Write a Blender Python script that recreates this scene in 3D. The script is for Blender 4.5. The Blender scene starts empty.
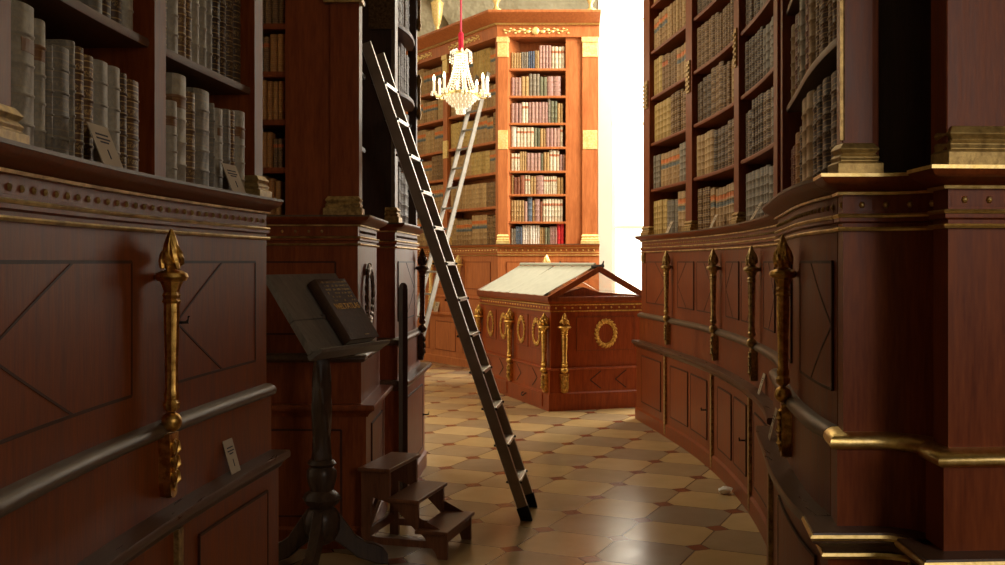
import bpy, bmesh, math, random
from mathutils import Vector, Matrix
R = math.radians
sc = bpy.context.scene
COL = sc.collection
rng = random.Random(11)
F = 1040.0
CAM = Vector((0, 0, 1.5))

# ------------------------------------------------------------------ materials
class NT:
    def __init__(s, name):
        s.m = bpy.data.materials.new(name); s.m.use_nodes = True
        s.t = s.m.node_tree; s.n = s.t.nodes; s.l = s.t.links
        s.b = s.n['Principled BSDF']
        s.b.inputs['Specular IOR Level'].default_value = .27
    def node(s, typ, **kw):
        n = s.n.new(typ)
        for k, v in kw.items():
            if k in ('operation', 'data_type', 'blend_type', 'noise_dimensions', 'feature', 'wave_type', 'bands_direction', 'interpolation'):
                setattr(n, k, v)
        return n
    def link(s, a, b): s.l.new(a, b)
    def math(s, op, a, b=None, c=None, clamp=False):
        n = s.n.new('ShaderNodeMath'); n.operation = op; n.use_clamp = clamp
        for i, v in enumerate((a, b, c)):
            if v is None: continue
            if isinstance(v, (int, float)): n.inputs[i].default_value = v
            else: s.l.new(v, n.inputs[i])
        return n.outputs[0]
    def mix(s, f, a, b, blend='MIX'):
        n = s.n.new('ShaderNodeMix'); n.data_type = 'RGBA'; n.blend_type = blend
        for sock, v in ((n.inputs[0], f), (n.inputs[6], a), (n.inputs[7], b)):
            if isinstance(v, (int, float)): sock.default_value = v
            elif isinstance(v, tuple): sock.default_value = (*v, 1) if len(v) == 3 else v
            else: s.l.new(v, sock)
        return n.outputs[2]
    def noise(s, vec, scale, detail=3, rough=.55):
        n = s.n.new('ShaderNodeTexNoise'); n.inputs['Scale'].default_value = scale
        n.inputs['Detail'].default_value = detail; n.inputs['Roughness'].default_value = rough
        s.l.new(vec, n.inputs['Vector']); return n.outputs['Fac']
    def mapping(s, vec, scale=(1, 1, 1), rot=(0, 0, 0), loc=(0, 0, 0)):
        n = s.n.new('ShaderNodeMapping'); n.inputs['Scale'].default_value = scale
        n.inputs['Rotation'].default_value = rot; n.inputs['Location'].default_value = loc
        s.l.new(vec, n.inputs['Vector']); return n.outputs[0]
    def coord(s, k='Object'):
        return s.n.new('ShaderNodeTexCoord').outputs[k]
    def ramp(s, f, stops):
        n = s.n.new('ShaderNodeValToRGB'); e = n.color_ramp.elements
        e[0].position, e[0].color = stops[0][0], (*stops[0][1], 1)
        e[1].position, e[1].color = stops[-1][0], (*stops[-1][1], 1)
        for p, c in stops[1:-1]:
            x = e.new(p); x.color = (*c, 1)
        s.l.new(f, n.inputs[0]); return n.outputs[0]
    def bump(s, h, strength=.2, dist=.01):
        n = s.n.new('ShaderNodeBump'); n.inputs['Strength'].default_value = strength
        n.inputs['Distance'].default_value = dist
        s.l.new(h, n.inputs['Height']); s.l.new(n.outputs[0], s.b.inputs['Normal'])
    def set(s, **kw):
        for k, v in kw.items():
            sock = s.b.inputs[k.replace('_', ' ')]
            if isinstance(v, (int, float)): sock.default_value = v
            elif isinstance(v, tuple): sock.default_value = (*v, 1)
            else: s.l.new(v, sock)
        return s.m

def wood(name, dark, light, rough=.34, grain=(9, 9, .9), bump=.12, coat=0.0):
    t = NT(name); c = t.coord()
    v = t.mapping(c, grain)
    n1 = t.noise(v, 3.0, 5, .6)
    n2 = t.noise(t.mapping(c, tuple(q * 4 for q in grain)), 3.0, 2, .5)
    n3 = t.noise(c, 1.3, 2)
    f = t.math('ADD', t.math('MULTIPLY', n1, .6), t.math('ADD', t.math('MULTIPLY', n2, .25), t.math('MULTIPLY', n3, .3)))
    col = t.ramp(f, [(.38, dark), (.72, light)])
    t.bump(n2, bump, .002)
    r = t.math('ADD', t.math('MULTIPLY', n1, .22), rough - .1)
    return t.set(Base_Color=col, Roughness=r, Coat_Weight=coat, Coat_Roughness=.25)

def metal(name, a, b, rough=.35, scale=30, bump=.4, metallic=1.0):
    t = NT(name); c = t.coord()
    n = t.noise(c, scale, 4, .6)
    t.bump(n, bump, .004)
    return t.set(Base_Color=t.ramp(n, [(.35, a), (.65, b)]), Metallic=metallic, Roughness=t.math('ADD', t.math('MULTIPLY', n, .25), rough - .1))

def plain(name, col, rough=.7, var=.15, scale=8, bump=.1, **kw):
    t = NT(name); c = t.coord()
    n = t.noise(c, scale, 4)
    d = tuple(x * (1 - var) for x in col); e = tuple(min(1, x * (1 + var)) for x in col)
    t.bump(n, bump, .004)
    return t.set(Base_Color=t.ramp(n, [(.3, d), (.7, e)]), Roughness=rough, **kw)

def emit(name, col, s):
    t = NT(name)
    return t.set(Base_Color=col, Emission_Color=col, Emission_Strength=s)

M = {}
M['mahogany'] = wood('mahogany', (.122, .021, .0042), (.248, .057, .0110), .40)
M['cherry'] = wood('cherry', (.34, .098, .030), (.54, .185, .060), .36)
M['cherry_side'] = wood('cherry_side', (.17, .026, .0045), (.33, .062, .0105), .32)
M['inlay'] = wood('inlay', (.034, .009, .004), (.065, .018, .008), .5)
M['worn_edge'] = wood('worn_edge', (.055, .032, .018), (.14, .092, .055), .38, (14, 1, 14))
M['ledge_wood'] = wood('ledge_wood', (.055, .028, .016), (.11, .060, .036), .30, (14, 1, 14))
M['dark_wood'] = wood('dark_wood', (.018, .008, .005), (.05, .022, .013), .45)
M['shelf_wood'] = wood('shelf_wood', (.085, .040, .022), (.18, .085, .045), .5, (14, 1, 14))
M['stool_wood'] = wood('stool_wood', (.085, .030, .013), (.19, .075, .035), .33)
M['lectern_wood'] = wood('lectern_wood', (.115, .098, .080), (.21, .18, .15), .42, (2, 12, 2))
M['carved_wood'] = wood('carved_wood', (.025, .014, .009), (.075, .042, .024), .32)
M['gilt'] = metal('gilt', (.42, .22, .05), (.85, .55, .16), .32, 45, .6)
M['gilt_pale'] = metal('gilt_pale', (.66, .48, .17), (.86, .66, .30), .36, 40, .2)
M['gilt_old'] = metal('gilt_old', (.20, .125, .045), (.54, .37, .14), .36, 40, .5, .6)
M['gilt_dim'] = metal('gilt_dim', (.26, .17, .06), (.50, .35, .13), .4, 40, .3, .6)
M['gilt_bright'] = metal('gilt_bright', (.80, .56, .18), (.95, .76, .36), .4, 40, .2, .45)
M['gilt_line'] = metal('gilt_line', (.30, .20, .08), (.75, .58, .28), .38, 12, .2)
M['bronze'] = metal('bronze', (.06, .035, .016), (.16, .10, .05), .35, 60, .5)
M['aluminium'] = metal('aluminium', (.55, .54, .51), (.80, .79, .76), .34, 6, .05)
M['alu_shaded'] = metal('alu_shaded', (.24, .185, .135), (.33, .26, .20), .42, 6, .05, .25)  # aluminium with the shade on the ladder rails put into its brown tone
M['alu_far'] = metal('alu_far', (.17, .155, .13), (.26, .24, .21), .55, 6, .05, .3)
M['rubber'] = plain('rubber', (.012, .012, .012), .7)
M['iron'] = metal('iron', (.02, .018, .016), (.05, .045, .04), .4)
M['cloth'] = plain('cloth', (.53, .55, .47), .9, .06, 14, .2)
M['card'] = plain('card', (.50, .40, .29), .8, .06)
M['ink'] = plain('ink', (.05, .045, .06), .8)
M['paper'] = plain('paper', (.85, .84, .82), .8, .04, 40, .5)
M['velvet'] = plain('velvet', (.50, .015, .045), .9)
M['rope'] = plain('rope', (.52, .06, .10), .9)
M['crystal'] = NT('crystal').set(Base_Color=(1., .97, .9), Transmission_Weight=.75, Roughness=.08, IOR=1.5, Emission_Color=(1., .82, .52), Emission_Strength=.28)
M['flame'] = emit('flame', (1., .80, .48), 9)
M['candle'] = NT('candle').set(Base_Color=(.95, .88, .74), Emission_Color=(1., .85, .6), Emission_Strength=.35, Roughness=.5)
M['plaster'] = plain('plaster', (.80, .76, .66), .85, .04, 3, .1)
M['leather_atlas'] = plain('leather_atlas', (.055, .028, .016), .42, .2, 60, .3)
M['page'] = plain('page', (.55, .47, .34), .9, .1, 60, .3)
M['glass'] = NT('glass').set(Base_Color=(.95, .97, .95), Transmission_Weight=1., Roughness=.02, IOR=1.1)

def stucco():
    t = NT('stucco'); c = t.coord()
    n = t.noise(c, 1.6, 3); v = t.node('ShaderNodeTexVoronoi'); v.inputs['Scale'].default_value = 2.6
    w = t.noise(t.mapping(c, (1, 1, 1)), 4.5, 2)
    t.bump(t.math('ADD', w, v.outputs['Distance']), .8, .12)
    t.link(c, v.inputs['Vector'])
    return t.set(Base_Color=t.ramp(n, [(.35, (.36, .31, .19)), (.7, (.50, .44, .29))]), Roughness=.9)
M['stucco'] = stucco()

def tiles():
    t = NT('tiles'); c = t.coord()
    a = math.atan2(-.185, .40)           # direction of the b rows
    p = .438
    rot = -a
    v = t.mapping(c, (1, 1, 1), (0, 0, 0), (-1.18, -6.84, 0))
    s = t.node('ShaderNodeSeparateXYZ'); t.link(v, s.inputs[0])
    ca, sa = math.cos(rot) / p, math.sin(rot) / p
    u = t.math('ADD', t.math('MULTIPLY', s.outputs[0], ca), t.math('MULTIPLY', s.outputs[1], -sa))
    w = t.math('ADD', t.math('MULTIPLY', s.outputs[0], sa), t.math('MULTIPLY', s.outputs[1], ca))
    fu = t.math('FRACT', t.math('ADD', u, 200)); fw = t.math('FRACT', t.math('ADD', w, 200))
    du = t.math('ABSOLUTE', t.math('SUBTRACT', fu, t.math('ROUND', fu)))
    dw = t.math('ABSOLUTE', t.math('SUBTRACT', fw, t.math('ROUND', fw)))
    dsum = t.math('ADD', du, dw)
    dot = t.math('LESS_THAN', dsum, .155)
    g1 = t.math('LESS_THAN', t.math('ABSOLUTE', t.math('SUBTRACT', dsum, .155)), .010)
    g2 = t.math('MULTIPLY', t.math('LESS_THAN', t.math('MINIMUM', du, dw), .0085), t.math('SUBTRACT', 1, dot))
    gr = t.math('MAXIMUM', g1, g2)
    wn = t.node('ShaderNodeTexWhiteNoise'); cb = t.node('ShaderNodeCombineXYZ')
    t.link(t.math('FLOOR', t.math('ADD', u, 200)), cb.inputs[0]); t.link(t.math('FLOOR', t.math('ADD', w, 200)), cb.inputs[1])
    t.link(cb.outputs[0], wn.inputs['Vector'])
    par = t.math('MODULO', t.math('ADD', t.math('FLOOR', t.math('ADD', u, 200)), t.math('FLOOR', t.math('ADD', w, 200))), 2)
    light = t.ramp(wn.outputs['Value'], [(0, (.44, .31, .145)), (.5, (.50, .37, .19)), (1, (.40, .29, .15))])
    dark = t.ramp(wn.outputs['Value'], [(0, (.29, .22, .135)), (.5, (.38, .28, .155)), (1, (.25, .20, .14))])
    base = t.mix(par, dark, light)
    n = t.noise(c, 4, 5, .6)
    base = t.mix(.45, base, t.ramp(n, [(.3, (.72, .70, .67)), (.7, (1, 1, 1))]), 'MULTIPLY')
    col = t.mix(dot, base, (.20, .065, .030))
    col = t.mix(gr, col, (.07, .045, .028))
    t.bump(t.math('SUBTRACT', 1, gr), .2, .002)
    r = t.math('ADD', t.math('MULTIPLY', n, .18), .12)
    return t.set(Base_Color=col, Roughness=r)
M['tiles'] = tiles()

def book_mat(name, c1, c2, gilt=(.55, .36, .12), ga=.6, nb=6, label=None, label2=None, rough=.5):
    t = NT(name); uv = t.coord('UV')
    s = t.node('ShaderNodeSeparateXYZ'); t.link(uv, s.inputs[0])
    u, v = s.outputs[0], s.outputs[1]
    cell = t.math('FLOOR', u); fu = t.math('FRACT', u)
    wn = t.node('ShaderNodeTexWhiteNoise'); wn.noise_dimensions = '1D'; t.link(cell, wn.inputs['W'])
    rnd = wn.outputs['Value']
    base = t.mix(rnd, c1, c2)
    n = t.noise(t.coord(), 40, 4, .7)
    base = t.mix(.7, base, t.ramp(n, [(.3, (.5, .48, .45)), (.7, (1.15, 1.12, 1.1))]), 'MULTIPLY')
    fr = t.math('FRACT', t.math('ADD', t.math('MULTIPLY', v, nb), .5))
    d = t.math('ABSOLUTE', t.math('SUBTRACT', fr, .5))
    line = t.math('MULTIPLY', t.math('GREATER_THAN', d, .30), t.math('LESS_THAN', d, .36))
    tool = t.math('MULTIPLY', t.math('GREATER_THAN', t.noise(t.coord(), 160, 2), .52), t.math('LESS_THAN', d, .16))
    spine = t.math('LESS_THAN', fu, .62)
    g = t.math('MULTIPLY', t.math('MULTIPLY', t.math('MAXIMUM', line, t.math('MULTIPLY', tool, .7)), spine), ga)
    col = base
    if label:
        m = t.math('MULTIPLY', t.math('GREATER_THAN', v, .70), t.math('LESS_THAN', v, .815))
        col = t.mix(t.math('MULTIPLY', m, spine), col, label)
    if label2:
        m = t.math('MULTIPLY', t.math('GREATER_THAN', v, .535), t.math('LESS_THAN', v, .645))
        col = t.mix(t.math('MULTIPLY', m, spine), col, label2)
    col = t.mix(g, col, gilt)
    return t.set(Base_Color=col, Roughness=rough)

BK = {  # name: (material, words)
 'vellum':   (book_mat('vellum', (.30, .27, .215), (.44, .40, .32), ga=.12), 'pale grey vellum'),
 'vellum_title': (book_mat('vellum_title', (.30, .27, .21), (.42, .37, .28), ga=.15, label=(.20, .09, .035)), 'brown-labelled vellum'),
 'calf':     (book_mat('calf', (.12, .060, .028), (.20, .11, .05), ga=.75), 'gilt-banded brown'),
 'darkcalf': (book_mat('darkcalf', (.045, .024, .014), (.09, .05, .028), ga=.45), 'dark brown leather'),
 'grey':     (book_mat('grey', (.17, .15, .12), (.26, .23, .18), ga=.2), 'dull grey-brown leather'),
 'tan':      (book_mat('tan', (.36, .22, .09), (.52, .35, .16), ga=.4), 'tan leather'),
 'tanlabel': (book_mat('tanlabel', (.33, .20, .085), (.46, .30, .14), ga=.35, label=(.62, .17, .04), label2=(.10, .13, .14)), 'tan labelled leather'),
 'brownlabel': (book_mat('brownlabel', (.16, .085, .04), (.24, .13, .06), ga=.5, label=(.48, .11, .03)), 'brown red-labelled'),
 'gold':     (book_mat('gold', (.42, .28, .08), (.58, .42, .15), ga=.5), 'yellow-gold gilt'),
 'cream':    (book_mat('cream', (.62, .55, .40), (.75, .70, .56), ga=.25, label=(.45, .16, .08)), 'cream red-labelled'),
 'mauve':    (book_mat('mauve', (.34, .19, .19), (.48, .30, .27), ga=.45), 'faded mauve cloth'),
 'maroon':   (book_mat('maroon', (.17, .04, .03), (.27, .08, .055), ga=.5), 'maroon leather'),
 'green':    (book_mat('green', (.10, .12, .08), (.20, .21, .14), ga=.3), 'dull green cloth'),
 'blue':     (book_mat('blue', (.035, .06, .14), (.10, .16, .24), ga=.3), 'blue cloth'),
 'red':      (book_mat('red', (.62, .025, .04), (.70, .04, .05), ga=.05), 'bright red'),
 'white':    (book_mat('white', (.66, .62, .54), (.80, .77, .70), ga=.1), 'whitish cloth'),
 'orange':   (book_mat('orange', (.42, .17, .045), (.52, .25, .08), ga=.6), 'orange-toned leather'),  # for the alcove books, warm light is mixed into this orange
 'grille':   (book_mat('grille', (.34, .34, .33), (.55, .55, .53), (.10, .10, .10), ga=.7), 'silvery grey'),
}

# ------------------------------------------------------------------ builders
WLOC = {}
class MB:
    def __init__(s): s.v = []; s.f = []; s.uv = {}; s.mi = []
    def add(s, vs, fs, mi=0):
        b = len(s.v); s.v += [tuple(x) for x in vs]
        s.f += [tuple(i + b for i in f) for f in fs]; s.mi += [mi] * len(fs)
    def loops(s, loops, caps=True, closed=True, mi=0):
        n = len(loops[0]); vs = [p for l in loops for p in l]; fs = []
        for i in range(len(loops) - 1):
            for j in range(n if closed else n - 1):
                k = (j + 1) % n
                fs.append((i * n + j, i * n + k, (i + 1) * n + k, (i + 1) * n + j))
        if caps:
            fs.append(tuple(range(n))[::-1]); fs.append(tuple(range((len(loops) - 1) * n, len(loops) * n)))
        s.add(vs, fs, mi)
    def box(s, c, h, fr=None):
        """centre, half sizes, optional frame fn"""
        vs = []
        for z in (-1, 1):
            for x, y in ((-1, -1), (1, -1), (1, 1), (-1, 1)):
                p = (c[0] + x * h[0], c[1] + y * h[1], c[2] + z * h[2])
                vs.append(fr(*p) if fr else p)
        s.loops([vs[:4], vs[4:]])
    def beam(s, a, b, w, h, up=(0, 0, 1)):
        a = Vector(a); b = Vector(b); d = (b - a).normalized()
        x = d.cross(Vector(up)).normalized(); y = x.cross(d).normalized()
        L = []
        for p in (a, b):
            L.append([p + x * (i * w / 2) + y * (j * h / 2) for i, j in ((-1, -1), (1, -1), (1, 1), (-1, 1))])
        s.loops(L)
    def tube(s, pts, rad, seg=8):
        pts = [Vector(p) for p in pts]; L = []
        for i, p in enumerate(pts):
            d = (pts[min(i + 1, len(pts) - 1)] - pts[max(i - 1, 0)]).normalized()
            up = Vector((0, 0, 1)) if abs(d.z) < .95 else Vector((1, 0, 0))
            x = d.cross(up).normalized(); y = x.cross(d).normalized()
            r = rad[i] if isinstance(rad, (list, tuple)) else rad
            L.append([p + x * (r * math.cos(t)) + y * (r * math.sin(t)) for t in [k * 2 * math.pi / seg for k in range(seg)]])
        s.loops(L)
    def lathe(s, prof, fr=None, seg=14, lobes=0, amp=0, twist=0, c=(0, 0)):
        L = []
        for r, z in prof:
            l = []
            for k in range(seg):
                t = k * 2 * math.pi / seg
                rr = max(r, .0004) * (1 + amp * math.cos(lobes * t + twist * z)) if lobes else max(r, .0004)
                p = (c[0] + rr * math.cos(t), c[1] + rr * math.sin(t), z)
                l.append(fr(*p) if fr else p)
            L.append(l)
        s.loops(L)
    def blob(s, c, r, fr=None, ax=None, n=6, m=5):
        """ellipsoid; ax: optional 3 axis vectors in frame coords"""
        L = []
        for i in range(m + 1):
            ph = math.pi * (.03 + .94 * i / m)
            l = []
            for k in range(n):
                t = 2 * math.pi * k / n
                q = (r[0] * math.sin(ph) * math.cos(t), r[1] * math.sin(ph) * math.sin(t), -r[2] * math.cos(ph))
                if ax: q = tuple(ax[0][j] * q[0] + ax[1][j] * q[1] + ax[2][j] * q[2] for j in range(3))
                p = (c[0] + q[0], c[1] + q[1], c[2] + q[2])
                l.append(fr(*p) if fr else p)
            L.append(l)
        s.loops(L)
    def poly(s, pts, thick, fr):
        """extrude polygon (u,z) between v = thick[0], thick[1] in frame"""
        s.loops([[fr(u, thick[0], z) for u, z in pts], [fr(u, thick[1], z) for u, z in pts]])
    def build(s, name, mat, parent=None, loc=None, smooth=False, bevel=0, angle=35):
        off = WLOC[parent] if parent is not None else Vector(loc or (0, 0, 0))
        me = bpy.data.meshes.new(name)
        me.from_pydata([(x - off[0], y - off[1], z - off[2]) for x, y, z in s.v], [], s.f)
        mats = mat if isinstance(mat, list) else [mat]
        for m_ in mats: me.materials.append(m_)
        for i, p in enumerate(me.polygons): p.material_index = s.mi[i]
        if s.uv:
            uvl = me.uv_layers.new(name='UVMap')
            for li, lp in enumerate(me.loops): uvl.data[li].uv = s.uv.get(lp.vertex_index, (0, 0))
        bm = bmesh.new(); bm.from_mesh(me); bmesh.ops.recalc_face_normals(bm, faces=bm.faces); bm.to_mesh(me); bm.free()
        if smooth:
            me.polygons.foreach_set('use_smooth', [True] * len(me.polygons))
            me.set_sharp_from_angle(angle=R(angle))
        me.update()
        o = bpy.data.objects.new(name, me); COL.objects.link(o)
        if parent is not None: o.parent = parent
        else: o.location = off
        WLOC[o] = off
        if bevel:
            b = o.modifiers.new('bevel', 'BEVEL'); b.width = bevel; b.segments = 2; b.limit_method = 'ANGLE'; b.angle_limit = R(40)
        return o

def tag(o, label=None, cat=None, group=None, kind=None):
    if label: o['label'] = label
    if cat: o['category'] = cat
    if group: o['group'] = group
    if kind: o['kind'] = kind
    return o
def thing(name, label, cat, loc, group=None):
    o = bpy.data.objects.new(name, None); COL.objects.link(o); o.location = loc
    WLOC[o] = Vector(loc); return tag(o, label, cat, group)

class Path:
    def __init__(s, pts, smooth=False, n=8):
        P = [Vector(p) for p in pts]
        if smooth:
            Q = [2 * P[0] - P[1]] + P + [2 * P[-1] - P[-2]]; out = []
            for i in range(1, len(Q) - 2):
                p0, p1, p2, p3 = Q[i - 1:i + 3]
                for k in range(n):
                    t = k / n
                    out.append(.5 * (2 * p1 + (p2 - p0) * t + (2 * p0 - 5 * p1 + 4 * p2 - p3) * t * t + (-p0 + 3 * p1 - 3 * p2 + p3) * t ** 3))
            out.append(P[-1]); P = out
        s.p = P; s.s = [0]
        for a, b in zip(P, P[1:]): s.s.append(s.s[-1] + (b - a).length)
        s.len = s.s[-1]
        nn = [Vector(((b - a).y, -(b - a).x)).normalized() for a, b in zip(P, P[1:])]
        s.n = []
        for i in range(len(P)):
            a = nn[max(i - 1, 0)]; b = nn[min(i, len(nn) - 1)]
            m = (a + b).normalized(); s.n.append(m / max(.3, m.dot(b)))
    def seg(s, x):
        x = min(max(x, 0), s.len)
        for i in range(len(s.p) - 1):
            if x <= s.s[i + 1] + 1e-9: return i, (x - s.s[i]) / (s.s[i + 1] - s.s[i])
        return len(s.p) - 2, 1.
    def at(s, x, o=0, z=0):
        i, t = s.seg(x)
        p = s.p[i].lerp(s.p[i + 1], t); n = s.n[i].lerp(s.n[i + 1], t)
        q = p + n * o
        return Vector((q.x, q.y, z))
    def frame(s, x, o=0):
        i, t = s.seg(x); tg = (s.p[i + 1] - s.p[i]).normalized(); n = Vector((tg.y, -tg.x))
        c = s.at(x, o)
        return lambda u, v, z: (c.x + tg.x * u + n.x * v, c.y + tg.y * u + n.y * v, z)
    def breaks(s, a, b):
        return [a] + [x for x in s.s if a + 1e-4 < x < b - 1e-4] + [b]
    def atY(s, y):
        """arc length where the path reaches depth y"""
        for i in range(len(s.p) - 1):
            a, b = s.p[i].y, s.p[i + 1].y
            if (a - y) * (b - y) <= 0 and a != b: return s.s[i] + (y - a) / (b - a) * (s.s[i + 1] - s.s[i])
        return 0 if abs(s.p[0].y - y) < abs(s.p[-1].y - y) else s.len

def psweep(mb, path, prof, a=0, b=None):
    b = path.len if b is None else b
    mb.loops([[path.at(x, o, z) for o, z in prof] for x in path.breaks(a, b)])
def pbox(mb, path, a, b, o0, o1, z0, z1):
    psweep(mb, path, [(o0, z0), (o1, z0), (o1, z1), (o0, z1)], a, b)
def pstrip(mb, path, a, za, b, zb, w=.012, o0=-.01, o1=.004):
    n = max(2, int(abs(b - a) / .12) + 2); d = Vector((b - a, zb - za)).normalized(); q = Vector((-d.y, d.x)) * w / 2
    L = []
    for i in range(n):
        t = i / (n - 1); x = a + (b - a) * t; z = za + (zb - za) * t
        L.append([path.at(x + q.x, o0, z + q.y), path.at(x + q.x, o1, z + q.y), path.at(x - q.x, o1, z - q.y), path.at(x - q.x, o0, z - q.y)])
    mb.loops(L)

# ------------------------------------------------------------------ ornaments
def torch(path, s, parent, mat, z0=.79, z1=1.60, o=0.0, k=1.0, lab=None, so=.048):
    """gilt torch: pole with flame, ball and a leaf console below"""
    fr = path.frame(s, o + so * k); H = (z1 - z0) / .81
    Z = lambda z: z0 + (z - .79) * H
    mb = MB()
    pr = [(.014, 1.05), (.022, 1.06), (.024, 1.075), (.018, 1.085), (.022, 1.10), (.017, 1.115), (.018, 1.2), (.022, 1.34), (.021, 1.375), (.027, 1.382), (.021, 1.39), (.026, 1.40), (.021, 1.41), (.027, 1.43), (.034, 1.445)]
    mb.lathe([(r * k, Z(z)) for r, z in pr], fr, 18, 9, .06)
    root = mb.build('torch_ornament', mat, parent, smooth=True)
    if lab: root['label'] = lab
    mb = MB(); pr = [(.02, 1.438), (.044, 1.444), (.05, 1.455), (.046, 1.466), (.03, 1.474), (.02, 1.476)]
    mb.lathe([(r * k, Z(z)) for r, z in pr], fr, 18); mb.build('dish', mat, root, smooth=True)
    mb = MB(); pr = [(.018, 1.472), (.030, 1.49), (.035, 1.51), (.032, 1.535), (.025, 1.56), (.016, 1.58), (.004, 1.60)]
    mb.lathe([(r * k * .72, Z(z)) for r, z in pr], fr, 20, 5, .16, 22)
    for i in range(7):
        t = i * 2 * math.pi / 7 + .3; c, s_ = math.cos(t), math.sin(t)
        h0 = 1.48 + .012 * (i % 2); top = 1.55 + .014 * (i % 3)
        pts = [fr(.029 * k * math.cos(t + .9 * q) * (1 - .62 * q * q), .029 * k * math.sin(t + .9 * q) * (1 - .62 * q * q), Z(h0 + (top - h0) * q)) for q in (0, .25, .5, .75, 1)]
        mb.tube(pts, [.007 * k, .011 * k, .010 * k, .007 * k, .002], 6)
    mb.build('flame', mat, root, smooth=True, angle=50)
    mb = MB(); zc = Z(1.018)
    mb.blob((0, 0, zc), (.031 * k, .031 * k, .031 * max(H, k * .8)), fr, n=16, m=10); mb.build('ball', mat, root, smooth=True, angle=60)
    mb = MB(); w = .031 * k
    pts = [(-.75, .80), (-.4, .793), (0, .79), (.4, .793), (.75, .80), (1, .85), (.95, .93), (1.1, .965), (1.15, .985), (-1.15, .985), (-1.1, .965), (-.95, .93), (-1, .85)]
    mb.poly([(u * w, Z(z)) for u, z in pts], (-.05 * k, .008 * k), fr)
    for i in range(3):
        z = .945 - i * .045
        for sg in (-1, 1):
            mb.tube([fr(0, .008 * k, Z(z - .035)), fr(sg * .016 * k, .016 * k, Z(z - .012)), fr(sg * .014 * k, .013 * k, Z(z + .012)), fr(sg * .004 * k, .01 * k, Z(z + .02))], [.004 * k, .009 * k, .007 * k, .003 * k], 6)
    mb.tube([fr(0, .010 * k, Z(.81)), fr(0, .012 * k, Z(.96))], [.004 * k, .006 * k], 6)
    mb.blob((0, -.01, Z(.797)), (.014 * k, .014 * k, .010), fr)
    mb.build('leaf_bracket', mat, root, smooth=True, angle=50)
    return root

def wreath(path, s, z, rx, rz, parent, mat, o=.012):
    fr = path.frame(s, o); mb = MB(); n = 20
    for i in range(n):
        t = 2 * math.pi * i / n + .08
        cx, cz = rx * math.cos(t), rz * math.sin(t)
        up = 1 if math.cos(t) > 0 else -1
        for q in (-1, 0, 1):
            a = t + math.pi / 2 * up + q * .5
            d = (math.cos(a), 0, math.sin(a)); e = (-math.sin(a), 0, math.cos(a))
            k = 1 + q * .11
            mb.blob((cx * k, .004 * (1 - abs(q)), cz * k + z), (.010 * rx / .1, .009, .024 * rx / .1), fr, (e, (0, 1, 0), d), 5, 4)
    mb.lathe([(.001, z + rz * 1.08), (.014, z + rz * 1.12), (.012, z + rz * 1.2), (.001, z + rz * 1.24)], fr, 8)
    return mb.build('wreath', mat, parent, smooth=True, angle=60)

def studs(path, a, b, z, parent, mat, step=.055, r=.0075, o=.0, fm=None):
    fm = fm or M['mahogany']
    mb = MB(); psweep(mb, path, [(o - .004, z - .016), (o + .0015, z - .016), (o + .0015, z + .016), (o - .004, z + .016)], a, b); mb.mi = [0] * len(mb.f); s = a + step / 2
    while s < b:
        fr = path.frame(s, o)
        L = []
        for k, (rr, v) in enumerate(((1, -.004), (1, .003), (.6, .007), (.1, .009))):
            L.append([fr(rr * r * math.cos(t), v, z + rr * r * 1.15 * math.sin(t)) for t in [i * math.pi / 3 for i in range(6)]])
        mb.loops(L, mi=1); s += step
    return mb.build('studded_frieze', [fm, mat], parent)

def cab_base(path, root, wood_m, a=0, b=None, gilt=None, ledge=None, waist=None, back=-.14, z_top=1.745, edge=None):
    b = path.len if b is None else b; gilt = gilt or M['gilt_line']
    mb = MB(); psweep(mb, path, [(back, 0), (.065, 0), (.065, .10), (.05, .115), (.05, .70), (.02, .72), (.02, .975), (0, .99), (0, 1.61), (.012, 1.615), (.012, 1.625), (.0, 1.632), (0, 1.70), (back, 1.70)], a, b)
    mb.build('base_cabinet', wood_m, root, smooth=True, angle=25)
    mb = MB(); psweep(mb, path, [(-.05, .69), (.06, .69), (.068, .705), (.085, .72), (.098, .728), (.10, .745), (.095, .755), (-.05, .755)], a, b)
    mb.build('lower_ledge', ledge or M['ledge_wood'], root, smooth=True, angle=40)
    mb = MB(); psweep(mb, path, [(-.02, .972), (.028, .972), (.038, .977), (.043, .989), (.040, 1.002), (.030, 1.011), (.018, 1.017), (-.02, 1.02)], a, b)
    mb.build('waist_moulding', waist or M['worn_edge'], root, smooth=True, angle=60)
    mb = MB(); psweep(mb, path, [(back - .2, 1.695), (.008, 1.695), (.022, 1.706), (.045, 1.716), (.062, 1.726), (.068, 1.738), (.064, z_top), (back - .2, z_top)], a, b)
    mb.build('top_ledge', wood_m, root, smooth=True, angle=40)
    for z in (1.594, 1.632):
        mb = MB(); psweep(mb, path, [(-.02, z - .006), (.014, z - .006), (.018, z), (.014, z + .005), (-.02, z + .005)], a, b)
        mb.build('gilt_band', gilt, root, smooth=True)
    mb = MB(); psweep(mb, path, [(-.02, 1.690), (.016, 1.690), (.018, 1.698), (-.02, 1.698)], a, b)
    mb.build('gilt_band', gilt, root, smooth=True)
    mb = MB(); psweep(mb, path, [(.02, z_top - .008), (.071, z_top - .008), (.071, z_top + .0015), (.02, z_top + .0015)], a, b)
    mb.build('ledge_edging', edge or M['worn_edge'], root, smooth=True)
    if edge:
        for z, oo in ((.683, .066), (.742, .101)):
            mb = MB(); psweep(mb, path, [(-.02, z - .008), (oo, z - .008), (oo + .004, z), (oo, z + .008), (-.02, z + .008)], a, b)
            mb.build('gilt_band', edge, root, smooth=True)

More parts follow.
